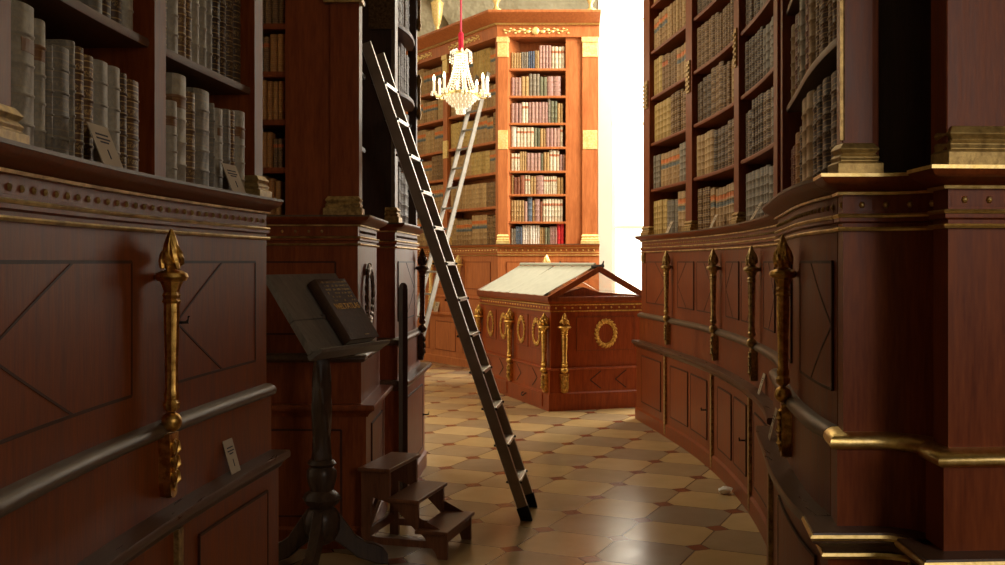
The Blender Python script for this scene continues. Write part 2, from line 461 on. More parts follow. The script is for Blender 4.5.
def panel(path, a, b, z0, z1, root, wood_m, o=0, chev=None, inlay=None, knob=False):
    """a door with a fielded panel, grooves and an optional chevron inlay"""
    mb = MB(); pbox(mb, path, a, b, o - .01, o + .006, z0, z1); d = mb.build('door', wood_m, root, smooth=True)
    g = MB(); m = .0
    for x0, y0, x1, y1 in ((a, z0, b, z0), (a, z1, b, z1), (a, z0, a, z1), (b, z0, b, z1)):
        pstrip(g, path, x0, y0, x1, y1, .009, o - .01, o + .0078)
    zm = (z0 + z1) / 2
    for c in (chev or []):
        # c: list of (fraction along, fraction up)
        for (p, q), (r_, t) in zip(c, c[1:]):
            pstrip(g, path, a + (b - a) * p, z0 + (z1 - z0) * q, a + (b - a) * r_, z0 + (z1 - z0) * t, .007, o, o + .0078)
    g.build('groove', inlay or M['inlay'], d)
    if knob:
        s = knob if isinstance(knob, float) else b - .03
        fr = path.frame(s, o); k = MB()
        k.tube([fr(0, 0, zm), fr(0, .03, zm), fr(.012, .042, zm), fr(.014, .045, zm + .02)], [.005, .005, .006, .004], 6)
        k.blob((0, .004, zm), (.012, .006, .012), fr); k.build('key_handle', M['iron'], d, smooth=True)
    return d
LT = [[(.55, 1), (0, .5), (.55, 0)]]
GT = [[(.45, 1), (1, .5), (.45, 0)]]

def upright(path, a, b, z0, z1, root, mat, o0=-.34, o1=-.015, name='upright'):
    mb = MB(); pbox(mb, path, a, b, o0, o1, z0, z1); return mb.build(name, mat, root, smooth=True)
def pil_base(path, a, b, z0, root, mat, o=.0, name='gilt_base', h=.10, e=.02):
    mb = MB(); bk = -.06
    prof = [(0, e + .012), (.35, e + .012), (.42, e), (.55, e + .004), (.66, e - .006), (.8, e + .004), (1, e - .010)]
    P = []
    for fz, oo in prof: P.append((z0 + h * fz, oo))
    fr = path.frame((a + b) / 2); hw = (b - a) / 2
    def ring(z, e_): return [fr(-hw - e_, bk, z), fr(-hw - e_, o + e_, z), fr(hw + e_, o + e_, z), fr(hw + e_, bk, z)]
    L = []
    for z, e_ in P: L.append(ring(z, e_))
    mb.loops(L); return mb.build(name, mat, root, bevel=.002)

def shelf(path, a, b, z, root, mat, o0=-.33, o1=-.03, t=.026, bow=0):
    mb = MB(); br = path.breaks(a, b)
    if bow:
        n = 10; br = [a + (b - a) * i / n for i in range(n + 1)]
    L = []
    for x in br:
        q = 4 * (x - a) * (b - x) / (b - a) ** 2; oo = o1 + bow * q
        L.append([path.at(x, o0, z - t), path.at(x, oo, z - t), path.at(x, oo + .004, z - t / 2), path.at(x, oo, z), path.at(x, o0, z)])
    mb.loops(L); return mb.build('shelf', mat, root, smooth=True)

# ------------------------------------------------------------------ books
BOOKS = []
ORD = ['first', 'second', 'third', 'fourth', 'fifth', 'sixth', 'seventh', 'eighth', 'ninth', 'tenth', 'eleventh', 'twelfth', 'thirteenth', 'fourteenth', 'fifteenth', 'sixteenth', 'seventeenth', 'eighteenth', 'nineteenth', 'twentieth']
def ordn(i):
    if i < 20: return ORD[i]
    return 'twenty-' + ORD[(i - 20) % 10] if i < 30 else 'thirty-' + ORD[(i - 30) % 10]
def visible(p):
    if p[1] < .3: return False
    x = 502.5 + F * p[0] / p[1]; y = 262 + F * (1.5 - p[2]) / p[1]
    return -25 < x < 1030 and -6 < y < 570
def fill(path, a, b, z, hmax, kinds, w, place, group, o=-.06, hmin=.7, d=(.16, .24), runs=(1, 4), gaps=.04, lefts='left', bands=4, script=None, jit=.012):
    s = a + .006; row = []; i = 0
    while True:
        if script and i < len(script): kk, hh, ww, n = script[i]; i += 1
        else:
            kk = rng.choice(kinds); hh = rng.uniform(hmin, 1); ww = rng.uniform(*w); n = rng.randint(*runs)
        for _ in range(n):
            wj = ww * rng.uniform(.9, 1.1)
            if s + wj > b - .004: break
            row.append(dict(path=path, s=s + wj / 2, w=wj - .002, h=hh * hmax * rng.uniform(.985, 1.0), d=rng.uniform(*d), z=z + .0005, o=o - rng.uniform(0, jit), kind=kk, place=place, group=group, nb=bands, lean=rng.uniform(-.012, .012)))
            s += wj + .001
        if s + wj > b - .004: break
        if rng.random() < gaps: s += rng.uniform(.02, .05)
    vis = []
    for bk in row:
        p = path.at(bk['s'], bk['o'], z + .04)
        if visible(p): bk['sx'] = 502.5 + F * p[0] / p[1]; vis.append(bk)
    vis.sort(key=lambda q: q['sx'])
    for i, bk in enumerate(vis): bk['idx'] = i
    BOOKS.extend(vis)
def book_geo(mb, bk, mi=0):
    path, w, h, d, z0 = bk['path'], bk['w'], bk['h'], bk['d'], bk['z']
    fr = path.frame(bk['s'], bk['o']); ns = 7; bulge = min(.35 * w, .016)
    lv = [(0, 0), (.012, .0)]; nb = bk['nb']
    for i in range(nb):
        c = (i + 1) / (nb + 1)
        lv += [(c - .014, 0), (c - .006, .0035), (c + .006, .0035), (c + .014, 0)]
    lv += [(.985, 0), (1, -.001)]
    off = rng.randint(0, 900); b = len(mb.v); L = []
    for t, e in lv:
        l = []
        for k in range(ns):
            q = -1 + 2 * k / (ns - 1); u = q * w / 2; v = (bulge + e) * math.sqrt(max(0, 1 - q * q * .92)) if abs(q) < 1 else 0
            l.append((u, v, t, k / (ns - 1) * .6 + .005))
        l += [(w / 2 * .97, -d, t, .75), (-w / 2 * .97, -d, t, .95)]
        L.append(l)
    vs = [[fr(u + bk['lean'] * t * h * .0, v, z0 + t * h) for u, v, t, q in l] for l in L]
    mb.loops(vs, mi=mi)
    i = b
    for l in L:
        for u, v, t, q in l: mb.uv[i] = (off + q, t); i += 1
def make_books(limit=300):
    for bk in BOOKS:
        p = bk['path'].at(bk['s'], 0, bk['z']); bk['m'] = (bk['w'] + .03) * bk['h'] / p.y ** 2
    BOOKS.sort(key=lambda b: -b['m'])
    solo, rest = BOOKS[:limit], BOOKS[limit:]
    for bk in solo:
        mb = MB(); book_geo(mb, bk); p = bk['path'].at(bk['s'], bk['o'], bk['z'])
        mat, words = BK[bk['kind']]
        o = mb.build('antique_book', mat, None, loc=p, smooth=True, angle=50)
        tag(o, '%s book, %s from left, %s' % (words, ordn(bk['idx']), bk['place']), 'book', bk['group'])
        if p.y < 4.6:     # the nearest ones show boards and page edges
            q = MB(); fr = bk['path'].frame(bk['s'], bk['o']); w, h, d, z0 = bk['w'], bk['h'], bk['d'], bk['z']
            q.box((0, -d / 2 - .004, z0 + h + .0006), (w / 2 - .006, d / 2 - .008, .0012), fr)
            q.build('page_block', M['page'], o)
            if bk['kind'] in ('vellum_title', 'vellum') and bk['idx'] % 3 == 0:
                q = MB(); bl = min(.35 * w, .016); L = []
                for k in range(5):
                    t = -.62 + 1.24 * k / 4; v = bl * math.sqrt(1 - t * t * .92)
                    L.append([fr(t * w / 2, v - .002, z0 + h * .68), fr(t * w / 2, v + .0012, z0 + h * .68), fr(t * w / 2, v + .0012, z0 + h * .77), fr(t * w / 2, v - .002, z0 + h * .77)])
                q.loops(L); q.build('title_label', BK['calf'][0] if 0 else M['label_leather'], o)
    if rest:
        mb = MB(); keys = sorted(BK)
        for bk in rest: book_geo(mb, bk, keys.index(bk['kind']))
        o = mb.build('book_rows', [BK[k][0] for k in keys], None, smooth=True, angle=50)
        tag(o, 'farther rows of small old bound books filling the remaining shelves of the hall', 'books', kind='stuff')
M['label_leather'] = plain('label_leather', (.20, .10, .04), .5)

# ================================================================== SETTING
def struct(name, mb, mat, **kw):
    o = mb.build(name, mat, None, **kw); o['kind'] = 'structure'; return o
mb = MB(); mb.box((.5, 8, -.05), (5, 12.5, .05)); struct('floor', mb, M['tiles'])
mb = MB(); mb.box((.5, 8, 7.25), (5, 12.5, .05)); struct('ceiling', mb, M['stucco'])
mb = MB(); mb.box((-4.55, 8, 3.6), (.05, 12.5, 3.6)); struct('wall_left', mb, M['plaster'])
mb = MB(); mb.box((5.55, 8, 3.6), (.05, 12.5, 3.6)); struct('wall_right', mb, M['plaster'])
mb = MB(); mb.box((.5, -4.55, 3.6), (5, .05, 3.6)); struct('wall_front', mb, M['plaster'])
mb = MB(); mb.box((.5, 18.95, 3.6), (5, .05, 3.6)); struct('wall_back', mb, M['stucco'])

# ================================================================== LEFT NEAR BOOKCASE
pL = Path([(-.97, 1.0), (-1.03, 1.6), (-1.065, 2.2), (-1.065, 2.8), (-1.02, 3.45), (-.94, 4.14)], True)
tL = thing('curved_bookcase', 'large concave mahogany bookcase at the left edge with gilt torch and pale vellum books', 'bookcase', (-1.2, 2.7, 0))
cab_base(pL, tL, M['mahogany'])
eL = pL.len
studs(pL, .1, eL - .02, 1.662, tL, M['gilt_dim'], .062, .0085)
yL = pL.atY
torch(pL, yL(3.14), tL, M['gilt'])
panel(pL, yL(2.12), yL(2.95), 1.12, 1.50, tL, M['mahogany'], 0, LT)
panel(pL, yL(1.2), yL(2.0), 1.12, 1.50, tL, M['mahogany'], 0, LT)
panel(pL, yL(3.28), yL(4.0), 1.12, 1.50, tL, M['mahogany'], 0, LT, knob=yL(3.27))
panel(pL, yL(3.35), yL(4.0), .17, .62, tL, M['mahogany'], .05)
panel(pL, yL(2.2), yL(3.0), .17, .62, tL, M['mahogany'], .05)
mb = MB(); pbox(mb, pL, yL(3.17) - .02, yL(3.17) + .02, .04, .066, .02, .69); mb.build('brass_strip', M['gilt_old'], tL)
mb = MB(); psweep(mb, pL, [(-.36, 1.7), (-.34, 1.7), (-.34, 3.4), (-.36, 3.4)]); mb.build('back_panel', M['inlay'], tL)
for y0, y1 in ((2.08, 2.29), (3.165, 3.25), (4.05, 4.14)): upright(pL, yL(y0), yL(y1), 1.745, 3.4, tL, M['mahogany'])
pil_base(pL, yL(4.04), yL(4.115), 1.747, tL, M['gilt_dim'], -.01, h=.09)
pil_base(pL, yL(2.13), yL(2.27), 1.747, tL, M['gilt_dim'], -.01, h=.09)
for y0, y1 in ((2.29, 3.165), (3.25, 4.05), (1.1, 2.08)):
    for z in (2.18, 2.62): shelf(pL, yL(y0), yL(y1), z, tL, M['shelf_wood'], o1=-.035)
mb = MB(); psweep(mb, pL, [(-.36, 3.38), (.03, 3.38), (.06, 3.46), (-.36, 3.46)]); mb.build('cornice', M['mahogany'], tL)
G = 'old books in the left bookcase'
sc1 = [('vellum', .87, .11, 1), ('vellum_title', .83, .065, 1), ('grey', .70, .03, 1), ('grey', .72, .085, 1), ('grey', .80, .045, 1), ('calf', .78, .055, 1), ('calf', .75, .055, 1), ('vellum', .76, .09, 1), ('vellum', .75, .065, 1), ('darkcalf', .74, .05, 1), ('calf', .72, .10, 1)]
fill(pL, yL(2.33), yL(3.165), 1.745, .40, ['darkcalf'], (.05, .07), "near bay's bottom shelf, left bookcase", G, script=sc1, gaps=0, o=-.03)
sc2 = [('vellum', .88, .035, 1), ('vellum_title', .68, .07, 1), ('vellum_title', .93, .105, 1), ('calf', .82, .06, 1), ('grey', .88, .12, 1), ('grey', .80, .03, 1), ('vellum', .76, .08, 1), ('grey', .78, .065, 1), ('calf', .80, .055, 1), ('vellum_title', .82, .09, 1)]
fill(pL, yL(3.25), yL(4.05), 1.745, .40, ['grey'], (.05, .07), "far bay's bottom shelf, left bookcase", G, script=sc2, gaps=0, o=-.03)
sc3 = [('vellum', .8, .07, 1), ('calf', .9, .05, 1), ('vellum', .82, .07, 1), ('calf', .95, .06, 2), ('vellum_title', .9, .07, 2), ('vellum', .85, .06, 1), ('darkcalf', .85, .06, 3)]
fill(pL, yL(3.25), yL(4.05), 2.18, .40, ['darkcalf'], (.05, .07), "far bay's upper shelf, left bookcase", G, script=sc3, gaps=0)
fill(pL, yL(2.33), yL(3.165), 2.18, .38, ['calf', 'vellum', 'darkcalf', 'grey'], (.045, .08), "near bay's upper shelf, left bookcase", G, gaps=0)

# ================================================================== PIER A (dark pier behind the lectern)
pA = Path([(-2.3, 5.5), (-.92, 5.5), (-.765, 5.5), (-.765, 5.62), (-.765, 6.32)])
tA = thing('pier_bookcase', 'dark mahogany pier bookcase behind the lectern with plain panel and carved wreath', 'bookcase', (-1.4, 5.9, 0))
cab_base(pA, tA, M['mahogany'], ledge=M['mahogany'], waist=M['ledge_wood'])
cA = 1.535  # arc length of the corner
studs(pA, .4, 1.38, 1.662, tA, M['gilt_old'], .07, .008)
studs(pA, cA + .06, pA.len - .08, 1.662, tA, M['bronze'], .045, .008)
mb = MB(); pbox(mb, pA, cA - .375, cA, -.08, -.012, 1.745, 4.6); mb.build('front_panel', M['mahogany'], tA)
mb = MB(); pbox(mb, pA, cA - .145, cA, -.10, .008, 1.745, 4.6); mb.build('pilaster', M['mahogany'], tA)
pil_base(pA, cA - .145, cA - .005, 1.747, tA, M['gilt_old'], .012, h=.10)
pil_base(pA, cA - .145, cA - .005, 2.865, tA, M['gilt_old'], .010, 'gilt_capital', h=.08)
mb = MB(); pbox(mb, pA, cA, cA + .14, -.12, .004, 1.745, 4.6); mb.build('side_pilaster', M['worn_edge'], tA)
mb = MB(); pbox(mb, pA, cA + .14, pA.len, -.40, -.32, 1.745, 4.6); mb.build('side_back', M['inlay'], tA)
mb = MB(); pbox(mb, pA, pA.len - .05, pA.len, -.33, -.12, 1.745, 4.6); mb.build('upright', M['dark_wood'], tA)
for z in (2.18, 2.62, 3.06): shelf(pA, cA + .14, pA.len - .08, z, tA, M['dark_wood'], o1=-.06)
mb = MB(); pbox(mb, pA, 0, cA - .375, -.34, -.31, 1.745, 4.6); mb.build('back_panel', M['inlay'], tA)
upright(pA, cA - .388, cA - .374, 1.745, 4.6, tA, M['mahogany'], -.31, -.02)
for i in range(7): shelf(pA, 0, cA - .388, 2.005 + .256 * i, tA, M['mahogany'], -.31, -.05, .03)
wreath(pA, cA + .34, 1.31, .14, .15, tA, M['bronze'], o=.02)
panel(pA, .55, cA - .1, .17, .62, tA, M['mahogany'], .05)
panel(pA, cA + .16, pA.len - .16, .17, .62, tA, M['mahogany'], .05)
panel(pA, .5, cA - .12, 1.12, 1.50, tA, M['mahogany'], 0)
G = 'small books in the alcove beside the pier'
for i in range(5):
    fill(pA, cA - .95, cA - .39, 1.747 + (.0 if i == 0 else .2585 + .256 * (i - 1)), .222, ['orange', 'orange', 'orange', 'brownlabel', 'calf'], (.022, .04), "%s shelf up, narrow bay beside dark pier" % ORD[i], G, o=-.08, gaps=.05, runs=(1, 3))  # mostly orange bindings, standing in for the red-orange light in the alcove
G = 'dark books on the side of the pier'
for i, z in enumerate((1.747, 2.18, 2.62)):
    fill(pA, cA + .15, pA.len - .09, z, .38, ['darkcalf', 'calf'], (.04, .07), "%s shelf up, pier side behind ladder" % ORD[i], G, o=-.1)

# ================================================================== PIER B
pB = Path([(-1.05, 6.6), (-.76, 6.6), (-.682, 6.6), (-.676, 6.68), (-.662, 6.95), (-.642, 7.3), (-.626, 7.6), (-.626, 7.64), (-.74, 7.66), (-1.2, 7.66)])
tB = thing('pier_bookcase', 'narrow curved pier bookcase right of the dark pier, pale light on its right side', 'bookcase', (-.9, 7.1, 0))
cab_base(pB, tB, M['mahogany'], back=-.06, ledge=M['ledge_wood'], waist=M['ledge_wood'])
cB = .368
eB = pB.s[7]
studs(pB, cB + .05, eB - .02, 1.662, tB, M['bronze'], .05, .009)
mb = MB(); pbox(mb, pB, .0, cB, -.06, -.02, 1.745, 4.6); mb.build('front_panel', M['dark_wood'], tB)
mb = MB(); pbox(mb, pB, .2, cB - .01, -.05, .0, 2.98, 3.5); mb.build('gilt_capital', M['bronze'], tB)
mb = MB(); pbox(mb, pB, cB - .01, cB + .10, -.06, .0, 1.745, 4.6); mb.build('edge_strip', M['worn_edge'], tB)
mb = MB(); pbox(mb, pB, eB - .08, eB, -.06, .0, 1.745, 4.6); mb.build('upright', M['dark_wood'], tB)
mb = MB(); pbox(mb, pB, cB + .1, eB - .08, -.30, -.28, 1.745, 4.6); mb.build('back_panel', M['inlay'], tB)
pil_base(pB, cB - .01, cB + .05, 1.747, tB, M['gilt_old'], .0, h=.10)
for z in (2.18, 2.62, 3.06, 3.5): shelf(pB, cB + .1, eB - .08, z, tB, M['shelf_wood'], -.28, -.03, bow=.06)
for z in (2.7, 3.35):
    mb = MB(); mb.lathe([(.012, z - .16), (.02, z - .12), (.012, z - .05), (.014, z + .08), (.022, z + .13), (.01, z + .17)], pB.frame(eB - .03, .015), 8)
    mb.build('gilt_bracket', M['gilt_old'], tB, smooth=True)
panel(pB, cB + .10, eB - .22, 1.12, 1.50, tB, M['mahogany'], 0, GT)
panel(pB, cB + .10, eB - .15, .17, .62, tB, M['mahogany'], .05, knob=eB - .10)
torch(pB, eB - .10, tB, M['bronze'], lab='dark bronze torch ornament')
G = 'silvery books on the curved pier shelves'
for i, z in enumerate((1.747, 2.18, 2.62, 3.06, 3.5)):
    fill(pB, cB + .11, eB - .09, z, .40, ['grille'], (.05, .08), "%s shelf up, pier right of ladder" % ORD[i], G, o=-.05, hmin=.85, gaps=0)

# ================================================================== RIGHT FAR BOOKCASE (R1)
pR = Path([(1.335, 9.98), (1.44, 9.1), (1.54, 8.1), (1.57, 7.2), (1.54, 6.3), (1.46, 5.5), (1.36, 4.95)], True)
tR = thing('curved_bookcase', 'long concave mahogany bookcase on the right with three tall bays of brown books', 'bookcase', (1.5, 7.5, 0))
cab_base(pR, tR, M['mahogany'])
studs(pR, .06, pR.len - .2, 1.662, tR, M['gilt_dim'], .055, .008)
yR = pR.atY
TD = (8.95, 7.5, 6.2)
for y in TD: torch(pR, yR(y), tR, M['gilt_old'])
for y in TD:
    mb = MB(); pbox(mb, pR, yR(y) - .022, yR(y) + .022, .045, .068, .02, .69); mb.build('brass_strip', M['gilt_old'], tR)
for a, b in ((9.78, 9.12), (8.75, 8.28), (8.18, 7.72), (7.28, 6.88), (6.78, 6.38), (6.02, 5.62)):
    panel(pR, yR(a), yR(b), 1.12, 1.50, tR, M['mahogany'], 0, LT if a in (8.75, 7.28) else GT)
for a, b, kn in ((9.78, 9.12, 0), (8.8, 8.28, 0), (8.18, 7.68, 1), (7.32, 6.88, 0), (6.78, 6.36, 1), (6.06, 5.5, 0)):
    panel(pR, yR(a), yR(b), .19, .62, tR, M['mahogany'], .05, knob=(yR(b) - .02 if kn else False))
mb = MB(); psweep(mb, pR, [(-.37, 1.7), (-.35, 1.7), (-.35, 4.6), (-.37, 4.6)]); mb.build('back_panel', M['inlay'], tR)
UP = ((9.97, 9.75), (8.58, 8.40), (7.12, 6.97), (5.80, 5.66))
mb = MB(); pbox(mb, pR, yR(5.66), pR.len, -.34, -.03, 1.745, 4.6); mb.build('front_panel', M['mahogany'], tR, smooth=True)
for a, b in UP: upright(pR, yR(a), yR(b), 1.745, 4.6, tR, M['mahogany'])
for a, b in UP[:3]: pil_base(pR, yR(a), yR(b), 1.747, tR, M['gilt_old'], -.015, h=.09, e=.012)
for (a, b), z in ((UP[0], 2.95), (UP[1], 2.88), (UP[2], 2.82)):
    mb = MB(); pbox(mb, pR, yR(a) + .04, yR(b) - .04, -.03, -.004, z, z + .26)
    for k in range(6): pbox(mb, pR, yR(a) + .05, yR(b) - .05, -.01, .004, z + .02 + k * .038, z + .038 + k * .038)
    mb.build('gilt_mount', M['gilt_old'], tR)
G = 'old books in the long right bookcase'
BN = ('far bay', 'middle bay', 'near bay'); PAL = (['tan', 'gold', 'brownlabel', 'calf', 'tanlabel', 'grey'], ['calf', 'calf', 'darkcalf', 'tanlabel', 'tan'], ['darkcalf', 'darkcalf', 'grey', 'calf'])
for bi, (a, b) in enumerate(((9.75, 8.58), (8.40, 7.12), (6.97, 5.80))):
    for si, z in enumerate((1.747, 2.18, 2.61, 3.04, 3.47, 3.9)):
        if si: shelf(pR, yR(a), yR(b), z, tR, M['mahogany'])
        cols = PAL[bi]
        if (bi, si) == (2, 0): cols = ['grey']
        if (bi, si) == (1, 3): cols = ['calf']
        if (bi, si) == (0, 2): cols = ['gold', 'calf', 'tan']
        fill(pR, yR(a), yR(b), z, .37, cols, (.075, .115), "%s shelf up, %s, long right bookcase" % (ORD[si], BN[bi]), G, runs=(2, 6), hmin=.8, gaps=.02, bands=5)
mb = MB(); psweep(mb, pR, [(-.37, 4.55), (.03, 4.55), (.12, 4.8), (-.37, 4.8)]); mb.build('cornice', M['mahogany'], tR)

# ================================================================== RIGHT NEAR BOOKCASE (R2)
pN = Path([(1.25, 4.72), (1.22, 4.58), (1.14, 4.15), (1.055, 3.7), (1.0, 3.3), (.985, 3.06)], True)
tN = thing('curved_bookcase', 'near right mahogany bookcase holding large folios, with a big gilt torch at its left', 'bookcase', (1.2, 3.8, 0))
cab_base(pN, tN, M['mahogany'])
yN = pN.atY
studs(pN, .02, pN.len - .04, 1.662, tN, M['gilt_dim'], .055, .008)
torch(pN, yN(3.78), tN, M['gilt'])
panel(pN, yN(3.62), yN(3.1), 1.12, 1.50, tN, M['mahogany'], 0, GT)
panel(pN, yN(4.5), yN(3.95), 1.12, 1.50, tN, M['mahogany'], 0)
panel(pN, yN(3.9), yN(3.1), .17, .62, tN, M['mahogany'], .05)
mb = MB(); pbox(mb, pN, yN(4.3) - .022, yN(4.3) + .022, .045, .068, .02, .69); mb.build('brass_strip', M['gilt_old'], tN)
upright(pN, .0, .10, 1.745, 3.4, tN, M['mahogany'])
mb = MB(); psweep(mb, pN, [(-.37, 1.7), (-.35, 1.7), (-.35, 3.4), (-.37, 3.4)]); mb.build('back_panel', M['inlay'], tN)
mb = MB(); psweep(mb, pN, [(-.36, 3.38), (.03, 3.38), (.06, 3.46), (-.36, 3.46)]); mb.build('cornice', M['mahogany'], tN)
for z in (2.19, 2.62): shelf(pN, .10, pN.len - .06, z, tN, M['worn_edge'], o1=-.035)
G = 'large books in the near right bookcase'
fill(pN, .11, pN.len - .1, 1.747, .40, ['darkcalf'], (.08, .1), "bottom shelf of the near right bookcase", G, gaps=0, script=[('maroon', .62, .11, 2), ('orange', .72, .15, 1), ('darkcalf', .75, .12, 1), ('tan', .95, .18, 2), ('darkcalf', .9, .14, 6)], bands=5)
fill(pN, .11, pN.len - .1, 2.192, .40, ['calf'], (.07, .1), "upper shelf of the near right bookcase", G, gaps=0, script=[('tan', .85, .12, 1), ('maroon', .9, .11, 1), ('grey', .86, .10, 1), ('calf', .95, .11, 1), ('vellum', .9, .10, 1), ('maroon', .95, .12, 2), ('tan', .9, .12, 1)], bands=5)

# corner pier of that bookcase: front strip, concave recess, then the next pilaster
pC = Path([(.984, 3.05), (.968, 2.955), (1.05, 2.955), (1.10, 2.945), (1.15, 2.915), (1.185, 2.87), (1.20, 2.82), (1.205, 2.78), (1.205, 2.74)])
tC = thing('corner_pier', 'concave corner pier between the two right-hand pilasters, mostly in darkness', 'pilaster', (1.1, 3.0, 0))
cab_base(pC, tC, M['mahogany'], back=-.08, waist=M['gilt_pale'], gilt=M['gilt_pale'], edge=M['gilt_pale'])
studs(pC, .05, pC.len, 1.662, tC, M['gilt_pale'], .066, .009)
mb = MB(); pbox(mb, pC, .0, .096 + .10, -.07, .004, 1.745, 4.6); mb.build('pilaster', M['mahogany'], tC, bevel=.004)
mb = MB(); pbox(mb, pC, .088, .104, -.02, .010, 1.845, 4.6); mb.build('edge_bead', M['gilt_old'], tC)
mb = MB(); psweep(mb, pC, [(-.10, 1.745), (-.06, 1.745), (-.06, 4.6), (-.10, 4.6)], .196); mb.build('recess_panel', M['dark_wood'], tC, smooth=True)
pil_base(pC, .10, .17, 1.747, tC, M['gilt_dim'], .005, h=.09, e=.018)

pD = Path([(1.19, 2.74), (1.157, 2.70), (1.20, 2.695), (2.6, 2.78)])
tD = thing('pilaster', 'big reddish mahogany pilaster at the right edge with gilded foot', 'pilaster', (1.5, 2.9, 0))
pD = Path([(1.157, 2.95), (1.157, 2.72), (1.157, 2.70), (1.20, 2.70), (2.6, 2.79)])
# reversed side: the left flank is hidden, sweep the front only
pD = Path([(1.160, 2.80), (1.157, 2.70), (2.6, 2.79)])
cab_base(pD, tD, M['mahogany'], back=-.30, waist=M['gilt_pale'], gilt=M['gilt_pale'], edge=M['gilt_pale'])
studs(pD, .11, 1.3, 1.662, tD, M['gilt_pale'], .066, .009)
mb = MB(); pbox(mb, pD, .0, .26, -.20, .008, 1.745, 4.6); mb.build('shaft', M['mahogany'], tD, bevel=.004)
mb = MB(); pbox(mb, pD, .26, 1.3, -.20, -.03, 1.745, 4.6); mb.build('side_shaft', M['mahogany'], tD)
pil_base(pD, .11, .25, 1.747, tD, M['gilt_dim'], .010, h=.105, e=.016)

# ================================================================== BACK BOOKCASE
pK = Path([(-2.76, 18.4), (-.15, 14.34), (-.06, 14.2), (.05, 14.2), (1.32, 14.2)])
pK = Path([(-2.75, 18.45), (-.06, 14.2), (1.32, 14.2)])
tK = thing('tall_bookcase', 'tall bright cherry bookcase at the far end with gilt capitals and curving cornice', 'bookcase', (0, 15, 0))
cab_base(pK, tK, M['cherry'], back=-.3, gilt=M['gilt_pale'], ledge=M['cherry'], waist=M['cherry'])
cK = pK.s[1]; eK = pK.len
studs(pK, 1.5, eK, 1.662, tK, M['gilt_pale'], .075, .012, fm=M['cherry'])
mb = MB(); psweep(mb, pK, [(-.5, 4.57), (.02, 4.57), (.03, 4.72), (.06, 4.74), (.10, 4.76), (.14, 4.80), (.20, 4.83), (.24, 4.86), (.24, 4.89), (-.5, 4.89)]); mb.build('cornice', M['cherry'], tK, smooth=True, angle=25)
mb = MB(); psweep(mb, pK, [(.0, 4.725), (.07, 4.725), (.085, 4.745), (.0, 4.75)]); mb.build('gilt_moulding', M['gilt_pale'], tK)
mb = MB(); psweep(mb, pK, [(-.42, 1.7), (-.38, 1.7), (-.38, 4.6), (-.42, 4.6)]); mb.build('back_panel', M['cherry'], tK)
cols = [(cK - .065, cK + .0), (cK + .0, cK + .13), (eK - .23, eK - .02), (cK - 1.54, cK - 1.42), (cK - 3.1, cK - 2.98)]
for a, b in cols: upright(pK, a, b, 1.745, 4.57, tK, M['cherry'], -.34, .0, 'pilaster')
for a, b in ((cK + .005, cK + .125), (eK - .22, eK - .03), (cK - 1.54, cK - 1.42)):
    pil_base(pK, a, b, 1.747, tK, M['gilt_bright'], .005, h=.13, e=.02)
    mb = MB(); pbox(mb, pK, a - .008, b + .008, -.03, .014, 4.30, 4.50); pbox(mb, pK, a - .02, b + .02, -.03, .03, 4.50, 4.57)
    mb.build('gilt_capital', M['gilt_bright'], tK, bevel=.004)
    mb = MB(); pbox(mb, pK, a - .004, b + .004, -.03, .008, 3.04, 3.30); mb.build('gilt_block', M['gilt_bright'], tK, bevel=.004)
upright(pK, cK + .92, eK - .23, 1.745, 4.57, tK, M['cherry'], -.34, -.03, 'side_panel')
ZR = (1.747, 2.055, 2.43, 2.75, 3.077, 3.405, 3.776, 4.15)
for z in ZR[1:]: shelf(pK, cK + .13, cK + .92, z, tK, M['cherry'], -.38, -.03, .03)
ZL = (1.747, 2.27, 2.74, 3.17, 3.65, 4.09)
for z in ZL[1:]:
    shelf(pK, cK - 1.42, cK - .065, z, tK, M['cherry'], -.38, -.03, .035)
    shelf(pK, cK - 2.98, cK - 1.54, z, tK, M['cherry'], -.38, -.03, .035)
G = 'mixed books in the front bay of the far bookcase'
PK = {0: [('grey', .75, .03, 2), ('blue', .85, .03, 3), ('white', .9, .035, 7), ('tan', .8, .025, 3), ('green', .8, .035, 2), ('mauve', .85, .025, 4), ('red', .98, .05, 2)],
 1: [('tan', .85, .035, 5), ('mauve', .8, .04, 1), ('blue', .98, .065, 1), ('tan', .85, .03, 1), ('mauve', .9, .07, 1), ('maroon', .8, .04, 1), ('cream', .9, .042, 8)],
 2: [('tan', .9, .035, 1), ('maroon', .82, .045, 2), ('maroon', .9, .06, 1), ('cream', .9, .04, 2), ('tan', .85, .04, 2), ('mauve', .9, .10, 1), ('cream', .85, .03, 6)],
 3: [('cream', .8, .04, 3), ('tan', .9, .03, 3), ('mauve', .82, .05, 4), ('green', .8, .04, 1), ('tan', .85, .045, 2), ('cream', .95, .05, 3)],
 4: [('white', .95, .075, 1), ('cream', .9, .05, 5), ('green', .88, .045, 2), ('tan', .85, .04, 2), ('mauve', .88, .05, 4)],
 5: [('mauve', .8, .05, 3), ('cream', .85, .045, 2), ('mauve', .85, .045, 6), ('grey', 1., .035, 1), ('green', .9, .045, 2), ('tan', .8, .04, 2)],
 6: [('mauve', .75, .05, 3), ('tan', .8, .05, 2), ('grey', .9, .05, 3), ('green', .78, .05, 2), ('mauve', .8, .095, 3)],
 7: [('tan', .62, .035, 4), ('grey', .65, .03, 3), ('blue', .68, .03, 3), ('tan', .7, .03, 2), ('mauve', .9, .045, 4), ('cream', .85, .05, 3)]}
